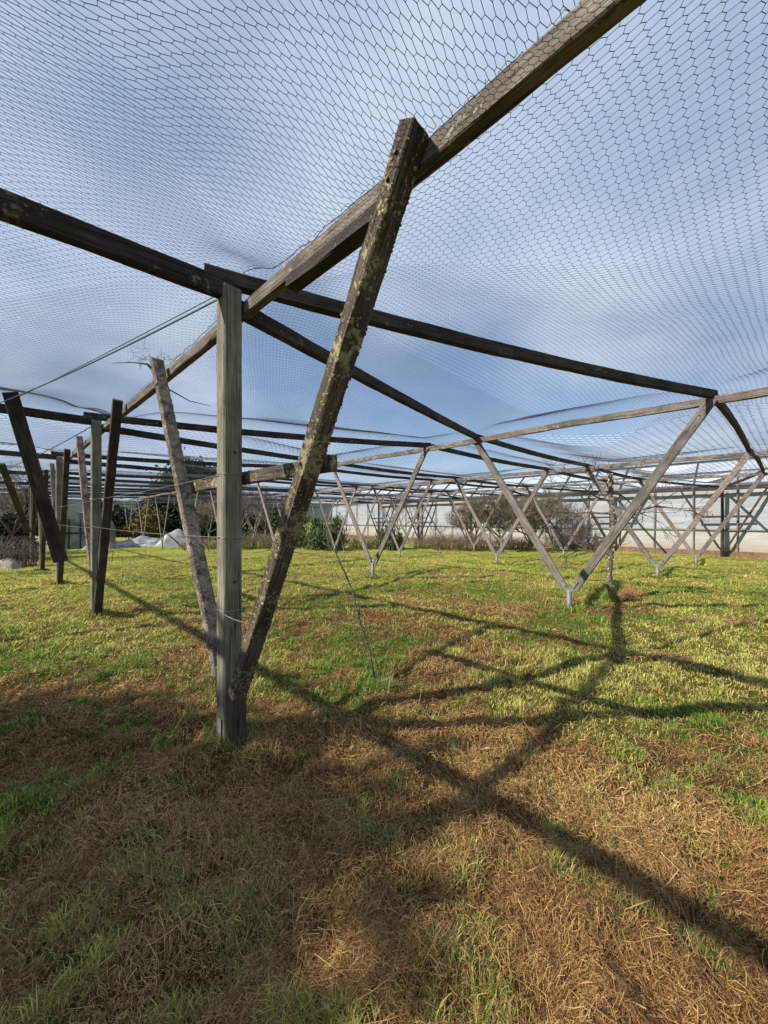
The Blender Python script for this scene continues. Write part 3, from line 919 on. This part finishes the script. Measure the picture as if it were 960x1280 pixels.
# bare orchard trees (variants then copies)
V1 = bare_tree('bare_tree', at(628, 21.5), 3.6, 21, 'dense dark bare tree with spreading crown behind the right V supports', 'bare trees at the far side', 0.10, 5, 0.95, kids=(4, 6), minr=0.008, th=.22)
V2 = bare_tree('bare_tree', at(662, 22.5), 3.7, 22, 'dense bare tree just right of the spreading dark one, near the windbreak', 'bare trees at the far side', 0.10, 5, 0.95, kids=(4, 6), minr=0.008, th=.22)
V3 = bare_tree('bare_tree', at(330, 27), 4.2, 23, 'tall thin bare tree behind the near slanting leg', 'bare trees at the far side', 0.07, 5, 0.6, kids=(2, 4), minr=0.007, up=.3)
cp = [(V1, 595, 24, 1.3, (1.0, 0.85), 'low bare tree left of the spreading dark one'), (V2, 690, 23.2, 2.2, (.8, .95), 'bare tree against the left end of the visible windbreak'),
      (V3, 300, 28, .5, (1.2, 1.05), 'bare tree immediately right of the front post'), (V3, 358, 28, 2.5, (1.1, 1.0), 'bare tree seen under the near leg'), (V3, 318, 24.5, 4.1, (1, .85), 'shorter bare tree between front post and leg'),
      (V3, 500, 30, 1.9, (1.2, .9), 'bare tree right of the mid-field V support'),
      (V2, 262, 32, 3.3, (1, 1.0), 'bare tree right of the dark conifer'), (V3, 12, 17, 1.1, (1.1, 1.0), 'bare tree at the left edge behind the wooden row'),
      (V2, -6, 20, 2.1, (1, 1.0), 'dark bare tree cut by the left picture edge'), (V3, 240, 30, 5.1, (1.0, .9), 'bare tree in front of the dark conifer')]
for src, px, Y, rz, sc_, lab in cp:
    copy_tree(src, at(px, Y), rz, sc_, lab)

# twiggy bramble bank and leafy shrubs
def bramble(loc, w, h, n, seed, label, mat, group):
    rng = random.Random(seed); g = gz(*loc); e = empty('bramble_bush', (loc[0], loc[1], g)); tag(e, label, 'bush', group)
    mb = MB()
    for _ in range(n):
        p = Vector((loc[0] + rng.uniform(-w, w) * .8, loc[1] + rng.uniform(-.6, .6), g - 0.02))
        a = rng.uniform(0, 6.28); q = Vector((math.cos(a), math.sin(a), 0))
        hh = h * rng.uniform(.4, 1.0); l = rng.uniform(.2, .8)
        mb.tube([p, p + q * l * .25 + ZV * hh * .7, p + q * l * .7 + ZV * hh, p + q * l * 1.3 + ZV * hh * rng.uniform(.5, .95)], [.010, .008, .006, .004], 3)
    mb.build('stems', mat, e); return e
for i, (px, Y, w, h, lab) in enumerate(((590, 22.5, 1.3, 1.35, 'tangled leafless bramble bank left of the spreading bare tree'), (560, 23.5, 1.3, 1.2, 'low tangled brambles at the middle of the far side'), (535, 24.5, 1.2, 1.1, 'low reddish brambles right of the small green shrub'),
        (318, 24, 1.4, 1.3, 'tangled stems right of the front post'), (356, 25, 1.5, 1.2, 'low brambles left of the tall green shrub'), (455, 25, 1.3, 1.0, 'low brambles behind the mid-field V support'), (640, 23.5, 1.5, 1.0, 'bramble scrub at the foot of the spreading bare tree'), (252, 24, 1.5, .9, 'low brown scrub behind the pale lichened leg'), (8, 14.5, 1.2, 1.5, 'dark tangled scrub at the left edge'))):
    bramble(at(px, Y), w, h * .85, 230, 300 + i, lab, M_twig_r if i % 2 else M_twig, 'leafless bramble bushes')

def leafy(name, loc, r, h, n, seed, label, mat, cat, group=None, size=.05, z0=0.0, shape='oval', trunk=True, upright=False):
    rs = np.random.RandomState(seed); g = gz(*loc)
    e = empty(name, (loc[0], loc[1], g)); tag(e, label, cat, group)
    mb = MB(); rng = random.Random(seed)
    p = Vector((loc[0], loc[1], g - .1))
    for j in range(4 if not shape == 'cone' else 1):
        q = p + Vector((rng.uniform(-r, r) * .5, rng.uniform(-r, r) * .5, h * .75)) if shape != 'cone' else p + ZV * h * .95
        mb.tube([p, p.lerp(q, .5) + Vector((rng.uniform(-.1, .1), 0, 0)), q], [max(.02, h * .02), h * .013, h * .004], 7)
    mb.build('trunk', M_bark, e)
    # clumps of small leaves
    nc = max(14, n // 60)
    u = rs.rand(nc)
    if shape == 'cone':
        cz = z0 + (h - z0) * (1 - np.sqrt(1 - u * .98)); rad = r * (1 - (cz - z0) / (h - z0)) ** .8 + .1
    elif shape == 'dome':
        cz = h - (h - z0) * np.sqrt(u); rad = np.minimum(.88 * (h - cz) + .1, r)
    elif shape == 'broad':
        cz = z0 + (h - z0) * u; tt = (cz - z0) / (h - z0); rad = r * np.sqrt(np.clip(1 - (tt * 1.25 - .25) ** 2, 0.02, 1)) * (.75 + .5 * rs.rand(nc))
    else:
        cz = z0 + (h - z0) * u; tt = (cz - z0) / (h - z0); rad = r * np.sqrt(np.clip(1 - (tt * 1.2 - .3) ** 2, .02, 1)) * (.6 + .6 * rs.rand(nc))
    a = rs.rand(nc) * 6.283; rr = rad * np.sqrt(rs.rand(nc))
    cc = np.stack((rr * np.cos(a), rr * np.sin(a), cz), 1)
    ci = rs.randint(0, nc, n)
    cs = (r * .13 + .05) * (0.5 + rs.rand(nc))
    off = rs.randn(n, 3) * cs[ci][:, None] * np.array([1, 1, .8 if not upright else 1.6])
    c = cc[ci] + off; c[:, 2] = np.clip(c[:, 2], .03, None)
    d1 = rs.randn(n, 3);
    if upright: d1 = d1 * .35 + np.array([0, 0, 1.0])
    d1 /= np.linalg.norm(d1, axis=1)[:, None]
    d2 = np.cross(d1, rs.randn(n, 3)); d2 /= np.linalg.norm(d2, axis=1)[:, None]
    s = size * (.6 + .8 * rs.rand(n))[:, None]
    asp = 2.4 if upright else 1.3
    V = np.stack((c - d1 * s * asp, c + d2 * s * .5, c + d1 * s * asp, c - d2 * s * .5), 1).reshape(-1, 3) + np.array([loc[0], loc[1], g])
    F = np.arange(n * 4).reshape(n, 4)
    np_mesh('crown', V, [F], mat, parent=e)
    return e
leafy('green_shrub', at(397, 23.5), .8, 1.6, 2200, 1, 'upright green broom-like shrub left of the mid-field V support', M_fol_green, 'shrub', 'green shrubs at the far side', .06, upright=True)
leafy('green_shrub', at(418, 23.0), .75, 1.9, 2600, 2, 'taller upright green shrub nearest the mid-field V support', M_fol_green, 'shrub', 'green shrubs at the far side', .06, upright=True)
leafy('green_shrub', at(490, 23.5), .8, 1.3, 1800, 3, 'rounded green shrub right of the mid-field V support', M_fol_green, 'shrub', 'green shrubs at the far side', .06, upright=True)
leafy('green_shrub', at(375, 25), .6, 1.2, 1500, 4, 'small green shrub seen beside the near slanting leg', M_fol_green, 'shrub', 'green shrubs at the far side', .06, upright=True)
leafy('conifer', at(243, 37), 3.5, 7.0, 30000, 5, 'large dark evergreen conifer behind the pale lichened leg', M_fol_dark, 'tree', 'evergreens beyond the field', .16, .5, 'broad')
leafy('conifer', at(212, 42), 2.8, 5.4, 12000, 6, 'lower dark evergreen left of the large conifer', M_fol_dark, 'tree', 'evergreens beyond the field', .16, .3, 'broad')
leafy('gold_shrub', at(187, 33), 1.5, 2.8, 5000, 7, 'yellow-green bush left of the dark conifer', M_fol_yel, 'bush', None, .10)
leafy('dark_hedge', at(140, 42), 2.5, 3.2, 6000, 8, 'dark green hedge clump above the white plastic sheet', M_fol_dark, 'hedge', 'dark hedge clumps beyond the field', .14)
leafy('dark_hedge', at(55, 45), 3.0, 3.6, 7000, 9, 'dark hedge clump left of the round-topped tunnel', M_fol_dark, 'hedge', 'dark hedge clumps beyond the field', .14)
leafy('dark_hedge', at(5, 17.5), 1.2, 2.0, 4500, 10, 'dark leafy bush cut by the left picture edge', M_fol_dark, 'hedge', 'dark hedge clumps beyond the field', .09)
leafy('dark_hedge', at(285, 44), 3.2, 4.2, 7000, 11, 'dark hedge clump behind the front post', M_fol_dark, 'hedge', 'dark hedge clumps beyond the field', .14)
leafy('dark_hedge', at(350, 50), 4, 3.6, 7000, 12, 'dark hedge clump right of the front post, far away', M_fol_dark, 'hedge', 'dark hedge clumps beyond the field', .14)
# the tree behind and left of the camera whose shade lies over the foreground
leafy('shade_tree', (-10.5, -2.50), 2.5, 8.0, 42000, 13, 'conical evergreen outside the netting on the left, out of the picture', M_fol_dark, 'tree', None, .13, 2.4, 'dome')

# round-topped polytunnel at the left
def tunnel(c, w, h, ln, yaw):
    e = empty('polytunnel', (c[0], c[1], gz(*c))); tag(e, 'small white round-topped polytunnel beyond the left posts', 'polytunnel')
    ax = Vector((math.cos(yaw), math.sin(yaw), 0)); ay = Vector((-math.sin(yaw), math.cos(yaw), 0)); C0 = Vector(e.location)
    mb = MB(); n = 14
    prof = [(math.cos(math.pi * k / n) * w / 2, h * (.35 + .65 * math.sin(math.pi * k / n)) if 0 < k < n else 0) for k in range(n + 1)]
    for s in (0, .25, .5, .75, 1):
        for (a, z) in prof: mb.v.append(tuple(C0 + ax * a + ay * (s * ln) + ZV * z)); mb.uv.append((a, z))
    for i in range(4):
        for k in range(n):
            q = i * (n + 1) + k; mb.f.append((q, q + 1, q + n + 2, q + n + 1))
    mb.f.append(tuple(range(n + 1))); mb.f.append(tuple(reversed(range(4 * (n + 1), 5 * (n + 1)))))
    mb.build('cover', M_white, e)
    mb = MB(); mb.beam(C0 - ax * w * .5 - ay * .05 + ZV * h * .42, C0 + ax * w * .5 - ay * .05 + ZV * h * .42, .06, .08); mb.build('end_rail', M_farwood, e)
    for a in (-.48, .48, -.1, .12):
        mb = MB(); mb.beam(C0 + ax * w * a - ay * .05, C0 + ax * w * a - ay * .05 + ZV * h * (.42 if abs(a) > .2 else .8), .06, .06, ax); mb.build('end_post', M_farwood, e)
tunnel(at(93, 24), 2.6, 2.35, 9, R(30))

# collapsed white sheeting heap
def heap(name, px, Y, w, h, d, seed, label, mat, cat, yaw=0.3, group=None):
    c = at(px, Y); g = gz(*c); v = VN(seed); n = 40
    mb = MB()
    for i in range(n + 1):
        for j in range(13):
            a = -1 + 2 * i / n; b_ = -1 + 2 * j / 12
            env = max(0, 1 - abs(a) ** 3) * max(0, 1 - b_ * b_)
            z = h * env * (.45 + .7 * v.fbm(np.array([a * 1.3 * w / 2.0]), np.array([b_ * 1.2 + 3]), 2)[0]) - .03
            x = a * w / 2; y = b_ * d / 2
            mb.v.append((c[0] + x * math.cos(yaw) - y * math.sin(yaw), c[1] + x * math.sin(yaw) + y * math.cos(yaw), g + z)); mb.uv.append((x, y))
    for i in range(n):
        for j in range(12):
            q = i * 13 + j; mb.f.append((q, q + 13, q + 14, q + 1))
    o = mb.build(name, mat); o.data.transform(Matrix.Translation(-Vector((c[0], c[1], g)))); o.location = (c[0], c[1], g)
    tag(o, label, cat, group)
heap('plastic_sheet', 178, 27, 4.4, .65, 2.0, 31, 'crumpled white plastic sheeting lying along the far left edge of the field', M_white, 'plastic sheet', .1)
heap('plastic_sheet', 222, 27, 2.6, 1.15, 1.6, 32, 'taller grey-white sheeting heap propped up behind the pale lichened leg', M_white, 'plastic sheet', .2)
heap('boulder', 10, 14.0, .8, .6, .7, 33, 'pale boulder at the left picture edge behind the wooden posts', M_stone, 'boulder', .2)
heap('boulder', 52, 23.0, 2.6, 1.1, 1.0, 34, 'low grey stone heap between the left posts', M_stone, 'boulder', .2)
heap('boulder', 125, 24.0, 1.8, .8, 1.0, 35, 'grey rubble beside the round-topped tunnel', M_stone, 'boulder', .2)
# leaning broken poles against the sheeting
for i, (a, b2, lab) in enumerate(((px3(203, 661, 21.5), px3(232, 688, 21.0), 'dark pole leaning on the propped sheeting'), (px3(228, 643, 21), px3(262, 690, 20.5), 'long pale pole slanting down beside the pale lichened leg'))):
    mb = MB(); mb.beam(a, b2, .05, .08, (0, 1, 0)); o = mb.build('leaning_pole', M_farwood if i == 0 else M_vleg)
    o.data.transform(Matrix.Translation(-a)); o.location = a; tag(o, lab, 'pole', 'leaning poles')
for i, (px, Y) in enumerate(((158, 17), (147, 18.5), (236, 20))):
    pass

# ------------------------------------------------------------------ grass, straw, clods
rs = np.random.RandomState(77)
def sample(n, y0, y1, xm=0.9):
    y = y0 * (y1 / y0) ** rs.rand(n)
    x = (rs.rand(n) * 2 - 1) * (1.14 * y + xm)
    return x, y
BASES = [p_ for p_ in ROW1[:4]] + [p_ for p_ in ROW2[1:4]] + [p_ for p_ in ROW3[1:3]] + [Vector((4.42, 7.3, 0)), Vector((-.08, 3.52, 0))]
def blades(n, y0, y1):
    x, y = sample(n, y0, y1)
    ex = [x]; ey = [y]
    for p_ in BASES:
        m_ = 900; a_ = rs.rand(m_) * 6.283; r_ = .05 + .16 * rs.rand(m_) ** 1.5
        ex.append(p_.x + np.cos(a_) * r_); ey.append(p_.y + np.sin(a_) * r_)
    nb = sum(len(q) for q in ex[1:])
    x = np.concatenate(ex); y = np.concatenate(ey); n = len(x)
    tall = np.zeros(n); tall[-nb:] = 1
    bmk = brown_mask(x, y)
    clump = vn1.fbm(x * 6, y * 6, 2)
    keep = rs.rand(n) < (1 - 0.66 * bmk) * (0.25 + 1.5 * sstep(.35, .65, clump)) + tall * .35
    tall = tall[keep]
    x, y, bmk, clump = x[keep], y[keep], bmk[keep], clump[keep]
    n = len(x)
    # gather into tufts
    z = ground_z(x, y)
    d = np.hypot(x, y)
    h = (0.013 + 0.032 * rs.rand(n) ** 1.6 + 0.055 * sstep(.52, .72, clump) * rs.rand(n)) * (1 - .35 * bmk) + tall * (.02 + .09 * rs.rand(n))
    w = (0.0010 + 0.0011 * rs.rand(n)) * (1 + 0.45 * np.clip(d - 1.3, 0, 14))
    a = rs.rand(n) * 6.283; lean = h * (0.25 + 1.1 * rs.rand(n))
    dx, dy = np.cos(a), np.sin(a); sx, sy = -dy * w, dx * w
    b0 = np.stack((x, y, z - .004), 1)
    S = np.stack((sx, sy, sx * 0), 1)
    m = b0 + np.stack((dx * lean * .35, dy * lean * .35, h * .62), 1)
    tpt = b0 + np.stack((dx * lean, dy * lean, h * (1.0 - .25 * rs.rand(n))), 1)
    V = np.stack((b0 - S, b0 + S, m + S * .75, m - S * .75, tpt), 1).reshape(-1, 3)
    i = np.arange(n)[:, None] * 5
    Q = i + np.array([[0, 1, 2, 3]]); T = i + np.array([[3, 2, 4]])
    hue = vn3.fbm(x * .8 + 40, y * .8, 3)[:, None]; r1 = rs.rand(n, 1)
    deep = np.array([0.085, 0.22, 0.026]); mid = np.array([0.25, 0.355, 0.055]); yel = np.array([0.50, 0.48, 0.14])
    hh = np.clip((hue - .5) * 3.0 + .5 + (r1 - .5) * .9 + .22 * sstep(3, 10, d)[:, None], 0, 1)
    col = np.where(hh < .5, deep + (mid - deep) * hh * 2, mid + (yel - mid) * (hh - .5) * 2) * (.75 + .5 * rs.rand(n, 1))
    dry = rs.rand(n, 1) < (.10 + .3 * bmk[:, None]); col = np.where(dry, np.array([0.30, 0.23, 0.12]) * (.6 + .7 * rs.rand(n, 1)), col)
    return V, Q, T, np.repeat(col, 5, 0)
V, Q, T, Cc = blades(700000, 0.75, 26)
o = np_mesh('grass', V, [Q, T], M_grass, Cc); tag(o, 'short yellow-green grass in uneven tufts', 'grass', kind='stuff')

def straws(n, y0, y1):
    x, y = sample(n, y0, y1)
    bmk = brown_mask(x, y); d = np.hypot(x, y)
    clot = vn1.fbm(x * 5 + 9, y * 5, 3)
    keep = rs.rand(n) < (.16 + .84 * bmk) * (.35 + 1.1 * sstep(.38, .6, clot))
    x, y, bmk, d = x[keep], y[keep], bmk[keep], d[keep]; n = len(x)
    ln = (0.012 + 0.05 * rs.rand(n) ** 2.0 + .12 * (rs.rand(n) < .02)) * (1 + .04 * d)
    w = (0.0004 + 0.0006 * rs.rand(n) ** 1.5) * (1 + .45 * np.clip(d - 1.3, 0, 12))
    flow = vn4.fbm(x * 1.1, y * 1.1, 2) * 9
    a = flow + rs.randn(n) * .9
    dx, dy = np.cos(a), np.sin(a)
    zl = .003 + .04 * rs.rand(n) ** 2
    P = []
    bend = rs.randn(n) * .55
    tilt = rs.randn(n) * .45
    for q in (-.5, 0, .5):
        xx = x + dx * ln * q - dy * ln * bend * (.25 - q * q); yy = y + dy * ln * q + dx * ln * bend * (.25 - q * q)
        zz_ = ground_z(xx, yy) + zl + (0.012 * rs.rand(n) if q == 0 else 0) + q * ln * tilt
        P.append(np.stack((xx, yy, zz_), 1))
    S = np.stack((-dy * w, dx * w, w * rs.randn(n) * .5), 1)
    V = np.stack((P[0] - S, P[0] + S, P[1] + S, P[1] - S, P[2] + S * .5, P[2] - S * .5), 1).reshape(-1, 3)
    i = np.arange(n)[:, None] * 6
    Q = np.concatenate((i + np.array([[0, 1, 2, 3]]), i + np.array([[3, 2, 4, 5]])))
    r1 = rs.rand(n, 1)
    dark = np.array([0.10, 0.044, 0.018]); tan = np.array([0.30, 0.165, 0.062]); pale = np.array([0.58, 0.42, 0.17])
    r1 = np.clip(r1 * .85 + (vn2.fbm(x * 1.5, y * 1.5, 2)[:, None] - .5) * .6 + .05, 0, 1)
    col = np.where(r1 < .5, dark + (tan - dark) * r1 * 2, tan + (pale - tan) * (r1 - .5) * 2)
    return V, Q, np.repeat(col, 6, 0)
V, Q, Cc = straws(900000, 0.75, 20)
o = np_mesh('dry_straw', V, [Q], M_straw, Cc); tag(o, 'flattened brown and tan straw raked over the turf', 'straw', kind='stuff')

# small soil clods / mole casts
mb = MB(); rng = random.Random(5)
for _ in range(500):
    y = 0.9 * (9 / .9) ** rng.random(); x = rng.uniform(-1, 1) * (1.1 * y + .5)
    if float(brown_mask(np.array([x]), np.array([y]))[0]) < .5: continue
    s = rng.uniform(.006, .022); c = Vector((x, y, gz(x, y) + s * .3)); i = len(mb.v)
    for dv in ((1, 0, 0), (0, 1, 0), (-1, 0, 0), (0, -1, 0), (0, 0, 1), (0, 0, -1)):
        mb.v.append(tuple(c + Vector(dv) * s * rng.uniform(.5, 1.4) + Vector((rng.uniform(-.4, .4) * s, rng.uniform(-.4, .4) * s, 0)))); mb.uv.append((0, 0))
    for f in ((0, 1, 4), (1, 2, 4), (2, 3, 4), (3, 0, 4), (1, 0, 5), (2, 1, 5), (3, 2, 5), (0, 3, 5)): mb.f.append(tuple(i + q for q in f))
o = mb.build('soil_clods', simple('dark_soil', (0.085, 0.055, 0.038), 1.0, 0, .4, 60)); tag(o, 'crumbs of dark soil scattered through the straw', 'soil', kind='stuff')

# ------------------------------------------------------------------ bird netting resting on the beams
seg = np.array([[a[0], a[1], b_[0], b_[1]] for a, b_ in BEAMS])
def net_z(x, y):
    d2 = np.full(x.shape, 1e9)
    for ax_, ay_, bx_, by_ in seg:
        vx, vy = bx_ - ax_, by_ - ay_
        t_ = np.clip(((x - ax_) * vx + (y - ay_) * vy) / (vx * vx + vy * vy), 0, 1)
        d2 = np.minimum(d2, (x - ax_ - t_ * vx) ** 2 + (y - ay_ - t_ * vy) ** 2)
    d = np.sqrt(d2)
    amp = 0.22 + 0.22 * vn2.fbm(x * .25 + 3, y * .25, 2)
    low = 0
    dl = (x - ROW1[0].x) * W.x + (y - ROW1[0].y) * W.y - 0.115
    dp = np.full(x.shape, 1e9)
    for P_ in ROW1: dp = np.minimum(dp, np.hypot(x - P_.x, y - P_.y))
    low = 0.21 * np.exp(-(dl / .42) ** 2) * (1 - np.exp(-(dp / .35) ** 2))
    return 3.372 - low - amp * (1 - np.exp(-(d / 1.15) ** 2)) + 0.03 * (vn1.fbm(x * 1.2, y * 1.2, 2) - .5)

def net_panel(name, cell, r, rot_deg, shear, region, seed, parent, holes=0.0, stretch=1.15):
    """hexagonal mesh in brick form; region(x,y)->mask"""
    rs = np.random.RandomState(seed)
    s_ = cell / 1.732 * stretch; dx = cell / 2; dy = 1.5 * s_
    ext = 46 if cell > .1 else 11
    ni = int(ext * 2 / dx); nj = int(ext * 2 / dy)
    ca, sa = math.cos(R(rot_deg)), math.sin(R(rot_deg))
    cx, cy = (6.0, 18.0) if cell > .1 else (2.0, 4.5)
    I, J = np.meshgrid(np.arange(ni), np.arange(nj), indexing='ij')
    off = np.where((I + J) % 2 == 0, .25 * s_, -.25 * s_) * (1.15 / stretch)
    lx = (I - ni / 2) * dx; ly = (J - nj / 2) * dy + off
    lx = lx + ly * shear
    x = cx + lx * ca - ly * sa; y = cy + lx * sa + ly * ca
    # slack: low frequency warps and small irregularities
    x = x + .25 * (cell < .1) * (vn1.fbm(x * .5, y * .5, 2) - .5) + .022 * (cell < .1) * (vn2.fbm(x * 2.2, y * 2.2, 2) - .5) + rs.randn(*x.shape) * cell * .035
    y = y + .25 * (cell < .1) * (vn3.fbm(x * .5, y * .5, 2) - .5) + .022 * (cell < .1) * (vn4.fbm(x * 2.2, y * 2.2, 2) - .5) + rs.randn(*x.shape) * cell * .035
    ok = region(x, y)
    idx = -np.ones(x.shape, dtype=np.int64); idx[ok] = np.arange(ok.sum())
    px = x[ok]; py = y[ok]; pz = net_z(px, py)
    P = np.stack((px, py, pz), 1)
    e1 = np.stack((idx[:-1, :], idx[1:, :]), -1).reshape(-1, 2)
    vm = ((I + J) % 2 == 0)[:, :-1]
    e2 = np.stack((idx[:, :-1][vm], idx[:, 1:][vm]), -1)
    E = np.concatenate((e1, e2)); E = E[(E >= 0).all(1)]
    if holes: E = E[rs.rand(len(E)) > holes]
    A, B = P[E[:, 0]], P[E[:, 1]]
    d = B - A; d /= np.linalg.norm(d, axis=1)[:, None]
    up = np.array([0, 0, 1.0]); s1 = np.cross(d, up); s1 /= np.linalg.norm(s1, axis=1)[:, None]; s2 = np.cross(s1, d)
    o1 = s1 * r; o2 = -s1 * r * .5 + s2 * r * .87; o3 = -s1 * r * .5 - s2 * r * .87
    V = np.stack((A + o1, A + o2, A + o3, B + o1, B + o2, B + o3), 1).reshape(-1, 3)
    i = np.arange(len(A))[:, None] * 6
    F = np.concatenate((i + np.array([[0, 1, 4, 3]]), i + np.array([[1, 2, 5, 4]]), i + np.array([[2, 0, 3, 5]])))
    fl = [F]
    if cell < .1:   # knots
        k = r * 2.0; n0 = len(V)
        kv = np.stack((P + [k, 0, 0], P + [0, k, 0], P - [k, 0, 0], P - [0, k, 0], P + [0, 0, k], P - [0, 0, k]), 1).reshape(-1, 3)
        V = np.concatenate((V, kv)); i = n0 + np.arange(len(P))[:, None] * 6
        fl.append(np.concatenate([i + np.array([q]) for q in ((0, 1, 4), (1, 2, 4), (2, 3, 4), (3, 0, 4), (1, 0, 5), (2, 1, 5), (3, 2, 5), (0, 3, 5))]))
    print(name, len(E), 'cords')
    return np_mesh(name, V, fl, M_net, parent=parent)

net = empty('bird_netting', (0, 0, 3.3)); tag(net, 'grey hexagonal bird netting stretched over the whole timber cage', 'netting')
NEAR_R = 8.2
rowc = 1.69
wedge = lambda x, y: (np.abs(x) < 1.12 * np.maximum(y, 0) + 2.2) & (y > -1.2)
seamd = lambda x, y: (x - ROW1[0].x) * W.x + (y - ROW1[0].y) * W.y - 0.115
r_left = lambda x, y: wedge(x, y) & (np.hypot(x, y) < NEAR_R) & (seamd(x, y) < 0.02) & (x + y > -2.7)
r_right = lambda x, y: wedge(x, y) & (np.hypot(x, y) < NEAR_R) & (seamd(x, y) > -0.02)
r_far = lambda x, y: wedge(x, y) & (np.hypot(x, y) >= NEAR_R - .05) & (x + y > -2.7) & (x + y < 37) & (y - x < 62)
net_panel('net_panel', 0.037, 0.0012, 2, 0.85, r_left, 1, net, 0.001, 1.2)
net_panel('net_panel', 0.038, 0.0012, 42, 0.05, r_right, 2, net, 0.002, 1.45)
net_panel('net_panel', 0.12, 0.0030, 42, 0.05, r_far, 3, net)

# cord lacing the two near panels along the beam, with stray ends
pts = [ROW1[0] + W * 0.115 + U * t_ for t_ in np.arange(-3.6, 9.0, 0.12)]
zs = net_z(np.array([p.x for p in pts]), np.array([p.y for p in pts]))
rng = random.Random(4)
mb = MB(); mb.tube([p + W * rng.uniform(-.012, .012) + ZV * (float(z) + rng.uniform(-.006, .006)) for p, z in zip(pts, zs)], 0.0022, 5)
mb.build('lacing_cord', M_rope, net)
# torn, bunched strands by the top of the pale far leg
mb = MB(); c0 = ROW1[0] + U * 1.72 + ZV * 3.22
for _ in range(26):
    p = c0 + Vector((rng.uniform(-.22, .18), rng.uniform(-.15, .2), rng.uniform(-.03, .06)))
    d = Vector((rng.uniform(-1, 1), rng.uniform(-1, 1), rng.uniform(-.5, .1))).normalized()
    pts = [p]
    for q in range(5):
        d = (d + Vector((rng.uniform(-.6, .6), rng.uniform(-.6, .6), rng.uniform(-.4, .3)))).normalized(); pts.append(pts[-1] + d * .045)
    mb.tube(pts, .0016, 3)
mb.build('torn_strands', M_net, net)
mb = MB(); c0 = ROW1[0] + U * 1.72 - W * 0.08 + ZV * 3.12
mb.tube([c0, c0 + Vector((.16, .1, -.22)), c0 + Vector((.34, .16, -.32)), c0 + Vector((.55, .2, -.36))], [.012, .008, .005, .002], 5)
mb.tube([c0, c0 + Vector((-.18, .05, .04)), c0 + Vector((-.4, .05, .03))], [.010, .006, .002], 5)
mb.build('hanging_bundle', M_rope, net)
